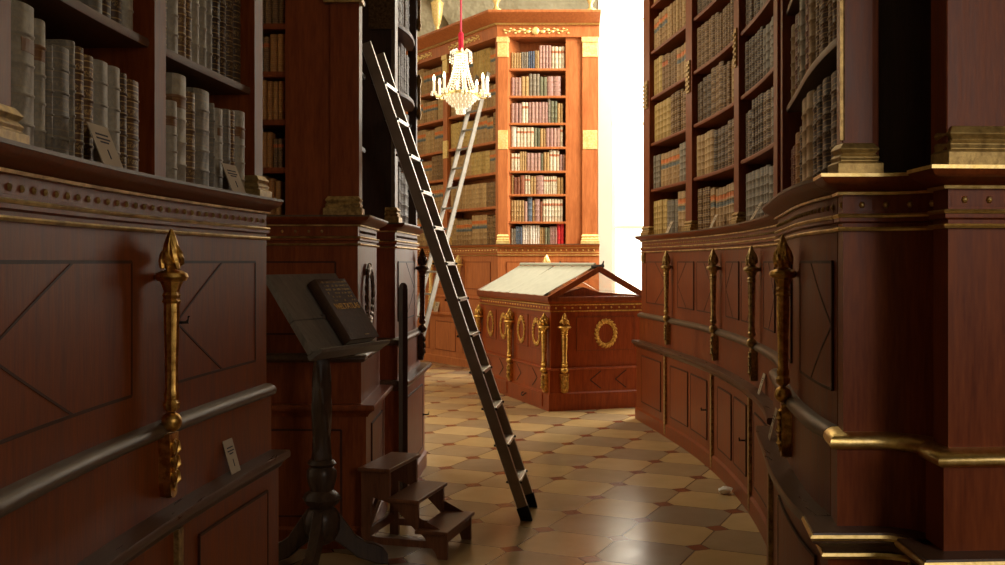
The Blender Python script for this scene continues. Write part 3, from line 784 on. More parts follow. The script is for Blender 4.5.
for si, z in enumerate(ZR):
    hm = (.285, .345, .29, .30, .30, .34, .34, .36)[si]
    fill(pK, cK + .135, cK + .915, z, hm, ['tan', 'cream', 'mauve'], (.03, .05), "%s shelf up, front bay, far bookcase" % ORD[si], G, script=PK[si], gaps=0, o=-.07, hmin=.7, d=(.14, .2), bands=3)
G = 'tan books in the angled bays of the far bookcase'
for bi, (a, b) in enumerate(((cK - 1.415, cK - .07), (cK - 2.975, cK - 1.545))):
    for si, z in enumerate(ZL):
        hm = (.44, .41, .38, .40, .38, .42)[si]
        fill(pK, a, b, z, hm, ['tan', 'tanlabel', 'tanlabel', 'tanlabel', 'gold', 'calf'], (.07, .11), "%s shelf up, %s angled bay, far bookcase" % (ORD[si], ('right', 'left')[bi]), G, hmin=.8, gaps=.04, o=-.07, bands=4, runs=(2, 6))
# panels and torches of its base
for a, b in ((cK + .12, cK + .50), (cK + .86, cK + 1.24), (cK - .9, cK - .2), (cK - 1.7, cK - 1.1), (cK - 2.6, cK - 1.9)):
    panel(pK, a, b, 1.12, 1.50, tK, M['cherry'], 0, inlay=M['mahogany'])
    panel(pK, a, b, .2, .62, tK, M['cherry'], .05, inlay=M['mahogany'])
for s in (cK + .68, cK - 1.0, cK - 1.82): torch(pK, s, tK, M['gilt_bright'], k=1.5)
# gilt scroll reliefs on the frieze
for s0 in (cK + .52, cK - .9, cK - 2.3):
    fr = pK.frame(s0, .035); mb = MB(); mb.tube([fr(-.43, -.004, 4.65), fr(.43, -.004, 4.65)], .008, 6)
    mb.blob((0, 0, 4.65), (.055, .02, .055), fr, n=12, m=6)
    for sg in (-1, 1):
        for k in range(6):
            u = sg * (.10 + .065 * k); zz = 4.65 + (.014 if k % 2 else -.010)
            mb.blob((u, 0, zz), (.034 - .003 * k, .012, .026 - .003 * k), fr, n=7, m=4)
            mb.blob((u + .02, 0, 4.65 + (-.03 if k % 2 else .03)), (.020, .008, .012), fr, n=5, m=4)
    mb.build('gilt_scroll', M['gilt_bright'], tK, smooth=True, angle=60)

def urn(p, h, label):
    mb = MB(); x, y, z = p
    pr = [(.10, 0), (.10, .03), (.05, .05), (.03, .10), (.025, .16), (.05, .24), (.075, .45), (.09, .68), (.10, .74), (.06, .78), (.05, .84), (.07, .88), (.03, .96), (.008, 1.0)]
    mb.lathe([(r * h / .62, z + t * h) for r, t in pr], lambda u, v, w: (x + u, y + v, w), 14)
    o = mb.build('gilt_urn', M['gilt_bright'], None, loc=p, smooth=True)
    tag(o, label, 'urn', 'gilt urns on the far cornice')
q = pK.at(cK - 1.58, .1); urn((q.x, q.y, 4.89), .62, 'slender gilt urn on the angled side of the far cornice, left of the red cord')
q = pK.at(cK + .03, .1); urn((q.x, q.y, 4.89), .62, 'gilt urn on the corner of the far cornice, middle of the three')
q = pK.at(eK - .12, .1); urn((q.x, q.y, 4.89), .62, "gilt urn at the right end of the far cornice by the bright wall")

# wall with the bright window right of the far bookcase
mb = MB()
for x0, x1, z0, z1 in ((1.37, 1.56, 0, 7.2), (3.2, 5.5, 0, 7.2), (1.56, 3.2, 0, .5), (1.56, 3.2, 6.2, 7.2)):
    mb.box(((x0 + x1) / 2, 15.0, (z0 + z1) / 2), ((x1 - x0) / 2, .12, (z1 - z0) / 2))
struct('wall_bay', mb, M['plaster'])
M['sky'] = emit('sky', (1., .96, .86), 2.4)
mb = MB(); mb.box((2.38, 15.06, 3.35), (.82, .01, 2.85)); win = struct('window_1', mb, M['sky'])
mb = MB()
for x in (1.60, 2.38, 3.16): mb.box((x, 15.02, 3.35), (.025, .03, 2.85))
for z in (.53, 2.0, 3.5, 5.0, 6.17): mb.box((2.38, 15.02, z), (.80, .036, .022))
mb.build('window_frame', M['plaster'], win)
# stucco arch rib and cove of the vault behind the cornice
mb = MB()
L = []
for i in range(17):
    t = math.pi * i / 16; L.append([(-2.4 + r * math.cos(t), y, 4.6 + r * 1.25 * math.sin(t)) for r, y in ((1.72, 18.9), (1.72, 18.7), (1.86, 18.66), (2.02, 18.7), (2.02, 18.9))])
mb.loops(L); struct('trim_1', mb, M['stucco'], smooth=True)

# ================================================================== DISPLAY CASE
C0 = Vector((.487, 10.47)); a_ = R(18.5); U = Vector((math.cos(a_), math.sin(a_))); V = Vector((-math.sin(a_), math.cos(a_)))
WC, LC = 1.04, 2.38
pts = [C0 + V * LC, C0, C0 + U * WC]
pS = Path([C0 + V * LC, C0]); pF = Path([C0, C0 + U * WC]); pSF = Path([C0 + V * LC, C0 + V * .15, C0, C0 + U * .15, C0 + U * WC, C0 + U * WC + V * LC])
tS = thing('display_case', 'low red display case with gabled lid, gilt wreaths and pale cloth on its left slope', 'display case', tuple((C0 + U * WC / 2 + V * LC / 2)) + (0,))
mb = MB(); psweep(mb, pSF, [(-.12, .0), (.035, 0), (.035, .17), (.02, .185), (.02, .41), (.0, .425), (0, 1.0), (.012, 1.01), (.012, 1.07), (.04, 1.09), (.045, 1.12), (-.12, 1.12)]); mb.build('body', M['cherry_side'], tS, smooth=True, angle=25)
mb = MB(); psweep(mb, pSF, [(-.02, .405), (.028, .405), (.036, .418), (.028, .43), (-.02, .43)]); mb.build('waist_moulding', M['cherry_side'], tS)
for z in (1.003, 1.066):
    mb = MB(); psweep(mb, pSF, [(-.02, z - .007), (.022, z - .007), (.022, z + .006), (-.02, z + .006)]); mb.build('gilt_band', M['gilt'], tS)
studs(pSF, .1, pSF.s[4] - .03, 1.035, tS, M['gilt'], .085, .011, o=.012, fm=M['cherry_side'])
torch(pF, .13, tS, M['gilt'], z0=.18, z1=.985, k=1.4, so=.03)
wreath(pF, .54 + .06, .77, .105, .125, tS, M['gilt'])
panel(pF, .28, .92, .60, .94, tS, M['cherry_side'], 0, inlay=M['mahogany'])
for s in (.42, .70):
    g = MB(); pstrip(g, pF, s + .12, .39, s, .30, .010, 0, .024); pstrip(g, pF, s, .30, s + .12, .21, .010, 0, .024)
    g.build('chevron_inlay', M['inlay'], tS)
for s in (.06, 1.22, 2.30): torch(pS, s, tS, M['gilt'], z0=.18, z1=.985, k=1.4, so=.03)
for a in (.24, .72, 1.33, 1.80):
    panel(pS, a, a + .38, .60, .94, tS, M['cherry_side'], 0, inlay=M['mahogany'])
    wreath(pS, a + .19, .77, .10, .125, tS, M['gilt'])
for s in (.35, .8, 1.4, 1.9):
    g = MB(); pstrip(g, pS, s, .39, s + .14, .30, .010, 0, .024); pstrip(g, pS, s + .14, .30, s, .21, .010, 0, .024)
    g.build('chevron_inlay', M['inlay'], tS)
for a, b in ((.12, 1.12), (1.24, 2.24)):
    mb = MB(); pbox(mb, pS, a, b, .02, .045, .03, .165); d = mb.build('drawer', M['cherry_side'], tS, bevel=.004)
    fr = pS.frame((a + b) / 2, .05); k = MB()
    k.tube([fr(-.045, 0, .115), fr(-.045, .02, .105), fr(-.02, .03, .085), fr(.02, .03, .085), fr(.045, .02, .105), fr(.045, 0, .115)], .007, 6)
    k.build('handle', M['iron'], d, smooth=True)
# gabled lid
def cs(u, v, z): p = C0 + U * u + V * v; return (p.x, p.y, z)
ZE, ZA, H2 = 1.13, 1.43, WC / 2
for v in (-.02, LC - .02):
    mb = MB(); mb.beam(cs(-.03, v, ZE), cs(H2, v, ZA), .05, .055); mb.beam(cs(H2, v, ZA), cs(WC + .03, v, ZE), .05, .055); mb.beam(cs(-.03, v, ZE - .005), cs(WC + .03, v, ZE - .005), .05, .045)
    mb.build('gable_frame', M['mahogany'], tS, bevel=.004)
mb = MB(); mb.beam(cs(H2, -.04, ZA), cs(H2, LC, ZA), .05, .045)
for u in (-.025, WC + .025): mb.beam(cs(u, -.04, ZE), cs(u, LC, ZE), .05, .05)
mb.build('ridge_beam', M['mahogany'], tS, bevel=.004)
for n_, (ua, ub) in enumerate(((-.02, H2), (WC + .02, H2))):
    for v0, v1 in ((.03, LC / 2 - .01), (LC / 2 + .01, LC - .04)):
        mb = MB(); mb.beam(cs((ua + ub) / 2, v0, (ZE + ZA) / 2 + .012), cs((ua + ub) / 2, v1, (ZE + ZA) / 2 + .012), .004, .004)
        mb = MB()
        e = .0
        L = [[cs(ua, v0, ZE + .022), cs(ub, v0, ZA + .022), cs(ub, v0, ZA + .028), cs(ua, v0, ZE + .028)], [cs(ua, v1, ZE + .022), cs(ub, v1, ZA + .022), cs(ub, v1, ZA + .028), cs(ua, v1, ZE + .028)]]
        mb.loops(L); mb.build('glass_lid', M['glass'], tS)
mb = MB(); mb.loops([[cs(.02, .0, ZE + .02), cs(WC - .02, .0, ZE + .02), cs(H2, .0, ZA - .02)], [cs(.02, .004, ZE + .02), cs(WC - .02, .004, ZE + .02), cs(H2, .004, ZA - .02)]]); mb.build('gable_glass', M['glass'], tS)
mb = MB(); mb.loops([[cs(.0, .0, 1.10), cs(WC, 0, 1.10), cs(WC, LC - .02, 1.10), cs(.0, LC - .02, 1.10)], [cs(.0, .0, 1.125), cs(WC, 0, 1.125), cs(WC, LC - .02, 1.125), cs(.0, LC - .02, 1.125)]]); mb.build('display_floor', M['cherry_side'], tS)
mb = MB(); mb.loops([[cs(.12, .35, 1.126), cs(.9, .35, 1.126), cs(.62, .35, 1.20), cs(.5, .35, 1.235), cs(.38, .35, 1.20)], [cs(.12, 2.0, 1.126), cs(.9, 2.0, 1.126), cs(.62, 2.0, 1.20), cs(.5, 2.0, 1.235), cs(.38, 2.0, 1.20)]])
mb.build('book_rest', M['mahogany'], tS)
# cloth covers on the left slope, two overlapping pieces hung over the ridge
def cloth(v0, v1, label, seed):
    r2 = random.Random(seed); nu, nv = 14, 16; top = []; bot = []
    for i in range(nu + 1):
        for j in range(nv + 1):
            t = i / nu; v = v0 + (v1 - v0) * j / nv + (.03 if j in (0, nv) else 0) * math.sin(t * 5 + seed)
            u = -.03 + (H2 + .05) * t; z = ZE + (ZA - ZE) * (u + .02) / (H2 + .02) + .036
            if t > .94: z -= (t - .94) * .5
            z += .0025 * math.sin(v * 21 + t * 4) + r2.uniform(-.001, .001)
            top.append(cs(u, v, z)); bot.append(cs(u, v, z - .004))
    n = len(top); mb = MB(); fs = []
    I = lambda i, j: i * (nv + 1) + j
    for i in range(nu):
        for j in range(nv):
            q = (I(i, j), I(i + 1, j), I(i + 1, j + 1), I(i, j + 1)); fs.append(q); fs.append(tuple(x + n for x in q[::-1]))
    rim = [I(0, j) for j in range(nv + 1)] + [I(i, nv) for i in range(1, nu + 1)] + [I(nu, j) for j in range(nv - 1, -1, -1)] + [I(i, 0) for i in range(nu - 1, 0, -1)]
    for a, b in zip(rim, rim[1:] + rim[:1]): fs.append((a, b, b + n, a + n))
    mb.add(top + bot, fs)
    o = mb.build('cloth_cover', M['cloth'], None, loc=cs(0, (v0 + v1) / 2, 1.15), smooth=True)
    tag(o, label, 'cloth')
cloth(.12, 1.20, 'nearer half of the pale greenish cloth covering the display case lid', 1)
cloth(1.215, LC - .01, 'farther half of the pale greenish cloth covering the display case lid', 2)
mb = MB(); mb.tube([cs(H2 - .01, .06, ZA + .045), cs(H2 - .01, LC - .03, ZA + .045)], .016, 8)
o = mb.build('cover_rod', M['cloth'], tS, smooth=True)
mb = MB()
for v in (.0, 1.2): mb.tube([cs(H2 + .02, v, ZA + .02), cs(H2 + .05, v, ZA + .05), cs(H2 + .06, v, ZA + .08)], [.012, .010, .006], 6)
mb.tube([cs(H2 - .08, -.02, ZA + .02), cs(H2 + .05, -.02, ZA + .03)], .02, 6)
mb.build('rod_holder', M['iron'], tS, smooth=True)

# ================================================================== LECTERN
e = Vector((.402, .916, 0)); nrm_h = Vector((.916, -.402, 0))
BL = Vector((-.873, 4.79, 1.085)); Wd = .59; upv = Vector((-.916 * .256, .402 * .256, .359)); Ls = upv.length; upn = upv.normalized()
bn = e.cross(upn); bn = bn if bn.dot(nrm_h) > 0 else -bn
def bf(u, v, z): return tuple(BL + e * u + upn * v + bn * z)
tX = thing('lectern', 'carved dark wooden lectern with slanted board holding the atlas', 'lectern', (-.88, 5.1, 0))
mb = MB(); mb.box((Wd / 2, Ls * .70, -.018), (Wd / 2, Ls * .30 - .001, .016), bf); mb.box((Wd / 2, Ls * .2, -.018), (Wd / 2, Ls * .2 - .001, .016), bf)
mb.build('board', M['lectern_wood'], tX, bevel=.004)
mb = MB(); mb.loops([[bf(-.01, -.002, -.035), bf(-.01, -.028, -.035), bf(-.01, -.032, .045), bf(-.01, -.02, .058), bf(-.01, -.010, .045), bf(-.01, -.004, .0)], [bf(Wd + .02, -.002, -.035), bf(Wd + .02, -.028, -.035), bf(Wd + .02, -.032, .045), bf(Wd + .02, -.02, .058), bf(Wd + .02, -.010, .045), bf(Wd + .02, -.004, .0)]])
mb.build('lip', M['lectern_wood'], tX, bevel=.003)
PX, PY = -.885, 5.09
fx = lambda u, v, z: (PX + u, PY + v, z)
mb = MB(); pr = [(.036, .46), (.040, .50), (.034, .56), (.033, .80), (.028, 1.0), (.026, 1.16), (.034, 1.18)]
pr2 = []
for i in range(40):
    z = .48 + .70 * i / 39; r = .050 - .014 * i / 39; pr2.append((r, z))
mb.lathe(pr2, fx, 16, 4, .16, 14); mb.build('twisted_post', M['carved_wood'], tX, smooth=True, angle=60)
mb = MB(); pr = [(.03, .12), (.065, .14), (.085, .19), (.088, .25), (.07, .29), (.055, .30), (.078, .32), (.092, .345), (.078, .37), (.056, .385), (.062, .41), (.072, .45), (.070, .48), (.056, .50), (.070, .515), (.06, .53), (.045, .54)]
mb.lathe(pr, fx, 16, 8, .04); mb.build('hub', M['carved_wood'], tX, smooth=True, angle=50)
mb = MB(); mb.tube([(PX, PY, 1.15), (PX, PY, 1.245)], [.034, .04], 10)
for sg in (-1, 1): mb.beam(bf(Wd / 2 - .0 + sg * .12, .06, -.045), bf(Wd / 2 + sg * .12, .36, -.045), .035, .025, up=tuple(bn))
mb.beam(bf(Wd / 2 - .14, .2, -.06), bf(Wd / 2 + .14, .2, -.06), .05, .04, up=tuple(bn))
mb.build('board_bracket', M['carved_wood'], tX)
for ang in (18, 165, -95):
    t = R(ang); dx, dy = math.cos(t), math.sin(t); qx, qy = -dy, dx
    prof_t = [(.03, .30, .14), (.07, .29, .13), (.12, .22, .09), (.17, .15, .045), (.22, .115, .025), (.26, .105, .008), (.30, .085, .0), (.325, .05, .0)]
    mb = MB(); L = []
    for r, zt, zb in prof_t:
        w = .026 if r < .3 else .030
        L.append([(PX + dx * r + qx * w, PY + dy * r + qy * w, zb), (PX + dx * r - qx * w, PY + dy * r - qy * w, zb), (PX + dx * r - qx * w, PY + dy * r - qy * w, zt), (PX + dx * r + qx * w, PY + dy * r + qy * w, zt)])
    mb.loops(L); mb.build('leg', M['carved_wood'], tX, smooth=True, bevel=.006)
# the atlas on it
ab = MB(); ab.box((.395, .19, .029), (.128, .178, .022), bf)
tBk = thing('closed_atlas', 'thick dark brown closed atlas with gold lettering lying on the lectern', 'book', tuple(BL + e * .4 + upn * .01))
ab = MB(); ab.box((.400, .186, .029), (.125, .172, .021), bf); ab.build('page_block', M['page'], tBk)
for z in (.004, .054):
    c = MB(); c.box((.397, .187, z), (.135, .180, .0028), bf); c.build('cover', M['leather_atlas'], tBk, bevel=.002)
c = MB(); c.loops([[bf(.262 - .012 * math.sin(t), v, .029 + .027 * math.cos(t)) for t in [math.pi * k / 8 for k in range(9)]] for v in (.008, .366)]); c.build('spine', M['leather_atlas'], tBk, smooth=True)
def text_mesh(body, size, ext=.0006):
    cu = bpy.data.curves.new('t', 'FONT'); cu.body = body; cu.size = size; cu.extrude = ext; cu.align_x = 'CENTER'; cu.offset = size * .012
    o = bpy.data.objects.new('t', cu); COL.objects.link(o); bpy.context.view_layer.update()
    me = o.evaluated_get(bpy.context.evaluated_depsgraph_get()).to_mesh()
    vs = [tuple(v.co) for v in me.vertices]; fs = [tuple(p.vertices) for p in me.polygons]
    o.to_mesh_clear(); bpy.data.objects.remove(o); return vs, fs
vs, fs = text_mesh('WELTATLAS', .040)
mb = MB(); mb.add([bf(.405 + x * 1.0, .185 + y * 1.15, .0575 + z) for x, y, z in vs], fs); mb.build('cover_title', M['gilt'], tBk)
mb = MB(); r3 = random.Random(4)
for row in range(6):                # the tooled rows above it
    v = .345 - .022 * row; u = .295 + .004 * row
    while u < .515:
        w = r3.uniform(.004, .009)
        if r3.random() < (.85 if row in (0, 2) else .5): mb.box((u, v, .0575), (w / 2, r3.uniform(.003, .006), .0008), bf)
        u += w + .004
mb.build('tooled_ornament', M['gilt_old'], tBk)
mb = MB(); mb.box((.43, .03, .0575), (.022, .0025, .0006), bf); mb.build('foot_imprint', M['gilt_old'], tBk)

# ================================================================== STEP STOOL
Q0 = Vector((-.283, 5.22)); sw = Vector((.27, .963)); sd = Vector((-.963, .27)); WS = .44; DS = .155
def sf(u, v, z): p = Q0 + sd * u + sw * v; return (p.x, p.y, z)   # u towards the high end, v across, z up
tT = thing('step_stool', 'small wooden three-step library stool on the floor beside the pier', 'step stool', tuple(Q0 + sd * .23 + sw * .22) + (0,))
for i, z in enumerate((.145, .295, .445)):
    mb = MB(); mb.box((DS * i + DS / 2, WS / 2, z - .010), (DS / 2 + .010, WS / 2 + .012, .010), sf); mb.build('tread', M['stool_wood'], tT, bevel=.004)
sidep = [(0, 0), (.05, 0), (.06, .03), (.14, .125), (.30, .125 + .14), (.415, .265 + .03), (.415, 0), (.465, 0), (.465, .425), (.31, .425), (.31, .275), (.155, .275), (.155, .125), (0, .125)]
for v in (.012, WS - .034):
    mb = MB(); mb.loops([[sf(u, v, z) for u, z in sidep], [sf(u, v + .022, z) for u, z in sidep]])
    mb.build('side_board', M['stool_wood'], tT)
for v in (.012, WS - .034):
    mb = MB(); mb.box((.235, v + .011, .07), (.20, .010, .018), sf); mb.build('side_rail', M['stool_wood'], tT)
mb = MB(); mb.box((.445, WS / 2, .10), (.010, WS / 2 - .034, .022), sf); mb.build('back_rail', M['stool_wood'], tT)
mb = MB(); mb.beam(sf(.445, .05, .12), sf(.445, WS - .06, .40), .02, .035); mb.build('diagonal_brace', M['stool_wood'], tT)
mb = MB(); mb.box((.012, WS / 2, .10), (.009, WS / 2 - .034, .018), sf); mb.build('front_rail', M['stool_wood'], tT)

# ================================================================== LADDERS
def ladder(b0, b1, t0, t1, rungs, width_ax, rail_w, rail_t, mr, mt, label, cat_loc, tread=.075, feet=True, t_h=.022, f0=.3, f1=None):
    b0, b1, t0, t1 = map(Vector, (b0, b1, t0, t1))
    T = thing('ladder', label, 'ladder', cat_loc)
    side = (b1 - b0).normalized()
    for b, t in ((b0, t0), (b1, t1)):
        mb = MB(); d = (t - b).normalized(); pw = side.cross(d).normalized()
        bb = b + d * .06 if feet else b
        L = []
        for p in (bb, t): L.append([p + pw * (i * rail_w / 2) + side * (j * rail_t / 2) for i, j in ((-1, -1), (1, -1), (1, 1), (-1, 1))])
        if abs(d.z) > 0: pass
        mb.loops(L); r = mb.build('rail', mr, T, bevel=.003)
        if feet:
            mb = MB(); L = []
            for p, k in ((b + d * .01, 1.15), (b + d * .085, 1.15)): L.append([p + pw * (i * rail_w / 2 * k) + side * (j * rail_t / 2 * 1.3) for i, j in ((-1, -1), (1, -1), (1, 1), (-1, 1))])
            for i in range(4): L[0][i].z = .0 + (.002)
            mb.loops(L); mb.build('rubber_foot', M['rubber'], r)
        mb = MB()   # flanges along both edges of the channel-section rail
        for i in (-1, 1):
            mb.beam(bb + pw * (i * rail_w / 2 * .97), t + pw * (i * rail_w / 2 * .97), rail_t * 1.15, .003, up=tuple(pw))
        mb.build('rail_flange', M['aluminium'] if feet else mr, r)
    d = ((t0 - b0)).normalized(); pw = side.cross(d).normalized(); hz = Vector((pw.x, pw.y, 0)).normalized()
    for f in rungs:
        a = b0.lerp(t0, f); c = b1.lerp(t1, f); mb = MB(); s_ = (c - a).normalized()
        a2 = a + s_ * (rail_t / 2 - .001); c2 = c - s_ * (rail_t / 2 - .001); L = []
        for p in (a2, c2): L.append([p + hz * (i * tread / 2) + Vector((0, 0, j * t_h / 2)) for i, j in ((-1, -1), (1, -1), (1, 1), (-1, 1))])
        mb.loops(L); r = mb.build('rung', mt, T, bevel=.002)
        if feet:
            mb = MB()
            for p, sg in ((a, -1), (c, 1)):
                mb.beam(p - hz * (rail_w * .75), p + hz * (rail_w * .75), .010, .012)
            mb.build('rung_clip', M['iron'], r)
    return T
nr = [(.225 + .2135 * i) / 2.81 for i in range(12)]
ladder((.143, 6.03, 0), (.183, 6.36, 0), (-.80, 6.08, 2.78), (-.76, 6.41, 2.78), nr, None, .062, .022, M['alu_shaded'], M['aluminium'],
       'tall narrow brown-shaded aluminium ladder leaning on the dark pier above the step stool', (-.3, 6.2, 0))
lb = Vector((-1.16, 12.1, 0)); lt = Vector((-.27, 14.40, 4.10)); lx = Vector((.54, -.85, 0)).normalized() * .15
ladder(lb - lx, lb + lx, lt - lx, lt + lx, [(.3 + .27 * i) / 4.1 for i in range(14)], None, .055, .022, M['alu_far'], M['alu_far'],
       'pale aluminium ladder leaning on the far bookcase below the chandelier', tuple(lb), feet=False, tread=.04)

# ================================================================== CHANDELIER
CH = Vector((-.50, 12.5, 0)); fc = lambda u, v, z: (CH.x + u, CH.y + v, z)
tH = thing('chandelier', 'lit crystal chandelier with candle bulbs hanging on a red cord', 'chandelier', (CH.x, CH.y, 3.29))
mb = MB(); mb.tube([(CH.x, CH.y, 4.05), (CH.x, CH.y, 7.2)], .012, 8); mb.build('cord', M['rope'], tH, smooth=True)
mb = MB(); mb.lathe([(.02, 4.02), (.030, 4.04), (.032, 4.24), (.02, 4.26)], fc, 10); mb.build('velvet_sleeve', M['velvet'], tH, smooth=True)
mb = MB(); mb.lathe([(.03, 3.98), (.075, 4.0), (.07, 4.03), (.03, 4.04)], fc, 12)
mb.build('crown_ring', M['gilt_pale'], tH, smooth=True); mb = MB()
mb.lathe([(.20, 3.50), (.215, 3.51), (.21, 3.535), (.19, 3.54)], fc, 24); mb.build('brass_ring', M['gilt_pale'], tH, smooth=True)
mb = MB()
for i in range(8):
    t = i * math.pi / 4 + .2; c, s_ = math.cos(t), math.sin(t)
    mb.tube([fc(c * .05, s_ * .05, 4.01), fc(c * .09, s_ * .09, 4.045), fc(c * .125, s_ * .125, 4.02), fc(c * .13, s_ * .13, 3.97)], [.010, .014, .012, .006], 6)
    for k in range(3): mb.blob((c * .13, s_ * .13, 3.96 - k * .03), (.011, .011, .014), fc)
mb.build('crown', M['crystal'], tH, smooth=True, angle=50)
mb = MB()
for i in range(22):       # bead chains of the bell
    t = i * 2 * math.pi / 22; c, s_ = math.cos(t), math.sin(t)
    for k in range(16):
        q = k / 15; r = .075 + .125 * q ** 1.8; z = 3.98 - .46 * q
        mb.blob((c * r, s_ * r, z), (.0085, .0085, .0125), fc, n=5, m=3)
mb.build('bead_chains', M['crystal'], tH, smooth=True, angle=60)
mb = MB(); mb.lathe([(.20, 3.50), (.19, 3.46), (.165, 3.425), (.13, 3.395), (.09, 3.365), (.05, 3.34), (.02, 3.335)], fc, 20)
for j in range(6):        # drops of the basket
    r = (.205, .195, .175, .145, .11, .07)[j]; z = 3.50 - j * .030; n = int(r * 130)
    for i in range(n):
        t = i * 2 * math.pi / n + j; mb.blob((r * math.cos(t), r * math.sin(t), z), (.009, .009, .018), fc, n=5, m=3)
mb.build('basket', M['crystal'], tH, smooth=True, angle=60)
mb = MB(); mb.lathe([(.05, 3.345), (.055, 3.335), (.055, 3.29), (.045, 3.275), (.01, 3.27)], fc, 12, 6, .1); mb.build('pendant', M['crystal'], tH, smooth=True)
for i in range(8):
    t = i * math.pi / 4 + .18; c, s_ = math.cos(t), math.sin(t)
    mb = MB(); mb.tube([fc(c * .20, s_ * .20, 3.52), fc(c * .25, s_ * .25, 3.475), fc(c * .30, s_ * .30, 3.475), fc(c * .325, s_ * .325, 3.53)], [.010, .009, .009, .010], 6)
    arm = mb.build('arm', M['gilt_pale'], tH, smooth=True)
    f2 = lambda u, v, z, c=c, s_=s_: fc(c * .325 + u, s_ * .325 + v, z)
    mb = MB(); mb.lathe([(.012, 3.515), (.034, 3.53), (.038, 3.54), (.015, 3.545)], f2, 10)
    for k in range(6):
        a = k * math.pi / 3; mb.blob((.034 * math.cos(a), .034 * math.sin(a), 3.505), (.008, .008, .018), f2, n=5, m=3)
    mb.build('drip_pan', M['crystal'], arm, smooth=True, angle=50)
    mb = MB(); mb.lathe([(.015, 3.54), (.015, 3.66), (.011, 3.665)], f2, 8); mb.build('candle', M['candle'], arm, smooth=True)
    mb = MB(); mb.lathe([(.008, 3.663), (.017, 3.685), (.014, 3.71), (.004, 3.74)], f2, 8); mb.build('bulb', M['flame'], arm, smooth=True)

# ================================================================== CARDS, PAPER, POST
def card(path, s, o, z, w, h, tilt, label, yaw=0, group='small printed cards on the ledges', foot=.0):
    fr0 = path.frame(s, o); cy, sy = math.cos(yaw), math.sin(yaw)
    def fr(u, v, q):
        vv = v * math.cos(tilt) - q * math.sin(tilt); zz = q * math.cos(tilt) + v * math.sin(tilt)
        return fr0(u * cy - vv * sy, u * sy + vv * cy, z + zz)
    mb = MB(); mb.box((0, 0, h / 2), (w / 2, .0015, h / 2), fr)
    o_ = mb.build('info_card', M['card'], None, loc=fr0(0, 0, z), bevel=.0008); tag(o_, label, 'card', group)
    mb = MB(); r4 = random.Random(int(s * 99))
    for zz, ww in ((.76, .60), (.66, .66), (.58, .40)): mb.box((0, .0021, h * zz), (w * ww / 2, .0006, h * .018), fr)
    mb.box((0, .0021, h * .30), (w * .022, .0006, h * .11), fr)
    mb.build('print', M['ink'], o_)
pth = pL
card(pL, yL(3.68), .055, .7565, .085, .12, R(16), 'pale card leaning on the lower ledge of the left bookcase')
card(pL, yL(2.72), .052, 1.747, .13, .12, R(22), "grey card leaning against books at the left bookcase's near bay")
card(pL, yL(3.72), .052, 1.747, .13, .11, R(22), "grey card leaning against books at the left bookcase's far bay")
card(pR, yR(8.95), .045, 1.747, .08, .11, R(25), 'card leaning against books, far bay of the long right bookcase')
card(pR, yR(7.6), .045, 1.747, .08, .11, R(25), 'card leaning against books, middle bay of the long right bookcase')
card(pR, yR(6.25), .045, 1.747, .10, .13, R(30), 'card leaning against grey books, near bay of the long right bookcase')
card(pR, yR(5.85), .06, .7565, .085, .12, R(16), 'pale card on the lower ledge at the end of the long right bookcase')
card(pN, yN(4.36), .06, .7565, .095, .13, R(14), 'tan card on the lower ledge left of the near right torch')
card(pK, cK - 1.70, .055, .7565, .13, .16, R(14), 'small tan card on the lower ledge of the far bookcase, left of the display case')
mb = MB(); pbox(mb, pR, .05, .14, -.01, .015, 1.49, 1.585); pbox(mb, pR, .065, .125, -.01, .022, 1.505, 1.57); mb.build('gilt_mount', M['gilt_old'], tR)
mb = MB(); r5 = random.Random(8); L = []
for i in range(7):
    ph = math.pi * (.05 + .9 * i / 6)
    L.append([(1.44 + .055 * math.sin(ph) * math.cos(t) * r5.uniform(.6, 1.1), 6.72 + .045 * math.sin(ph) * math.sin(t) * r5.uniform(.6, 1.1), max(.002, .026 - .026 * math.cos(ph) * r5.uniform(.6, 1.1))) for t in [k * math.pi / 4.5 for k in range(9)]])
mb.loops(L)
tag(mb.build('crumpled_paper', M['paper'], None, loc=(1.44, 6.72, 0)), 'crumpled white scrap of paper on the floor at the foot of the right bookcase', 'paper')
mb = MB(); mb.lathe([(.028, 0), (.028, 1.33), (.024, 1.355), (.012, 1.37), (.002, 1.372)], lambda u, v, z: (-.615 + u, 6.44 + v, z), 4)
tag(mb.build('wooden_post', M['dark_wood'], None, loc=(-.615, 6.44, 0), smooth=True), 'slim dark wooden post standing in front of the narrow pier behind the stool', 'post')

make_books()

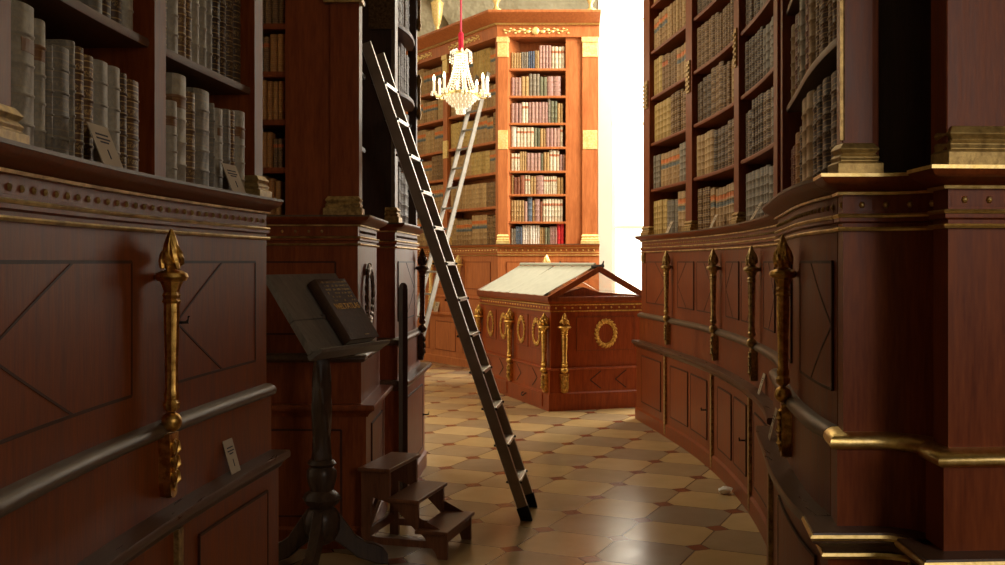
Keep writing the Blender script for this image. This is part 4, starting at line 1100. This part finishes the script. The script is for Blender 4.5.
# ================================================================== LIGHTS
def area(name, loc, target, size, power, col, sy=None, spread=None):
    l = bpy.data.lights.new(name, 'AREA'); l.energy = power; l.color = col; l.size = size
    if sy: l.shape = 'RECTANGLE'; l.size_y = sy
    if spread: l.spread = R(spread)
    o = bpy.data.objects.new(name, l); COL.objects.link(o); o.location = loc
    o.rotation_euler = (Vector(target) - Vector(loc)).to_track_quat('-Z', 'Y').to_euler()
    return o
area('window_light', (3.5, 13.3, 3.4), (-.6, 7.5, 1.4), 1.4, 300, (1., .93, .82), 4.0)
area('left_window_light', (-3.4, 10.8, 4.6), (1.4, 8.2, 1.2), 1.6, 76, (1., .84, .60), 2.4)
area('hall_window_light', (3.6, 12.2, 5.6), (.0, 14.6, 2.6), 2.0, 440, (1., .90, .74), 2.5)
area('high_window_light', (-.2, 10.5, 6.9), (.2, 10.8, 0), 2.4, 105, (1., .82, .55), 2.4)
area('near_window_light', (2.6, -.8, 2.5), (1.6, 2.8, 1.2), 1.0, 17, (1., .88, .76), 1.8, 120)
area('vault_fill_light', (1.5, 15.8, 6.6), (-1.6, 18.9, 5.2), 1.4, 120, (1., .93, .8), 1.0)  # unseen fill lamp, added to brighten the stucco behind the cornice
pl = bpy.data.lights.new('chandelier_light', 'POINT'); pl.energy = 20; pl.color = (1., .8, .5); pl.shadow_soft_size = .25
po = bpy.data.objects.new('chandelier_light', pl); COL.objects.link(po); po.location = (CH.x, CH.y, 3.85)
w = bpy.data.worlds.new('World'); sc.world = w; w.use_nodes = True
w.node_tree.nodes['Background'].inputs[0].default_value = (1, .9, .75, 1); w.node_tree.nodes['Background'].inputs[1].default_value = .025

# ================================================================== CAMERA
cam = bpy.data.cameras.new('Camera'); co = bpy.data.objects.new('Camera', cam); COL.objects.link(co)
co.location = CAM; co.rotation_euler = (R(90), 0, 0)
cam.sensor_width = 36; cam.lens = 36 * F / 1005; cam.shift_y = -20.5 / 1005; cam.clip_start = .05
sc.camera = co
sc.view_settings.view_transform = 'Standard'; sc.view_settings.look = 'None'; sc.view_settings.gamma = 1
sc.view_settings.use_curve_mapping = False; sc.view_settings.exposure = 0
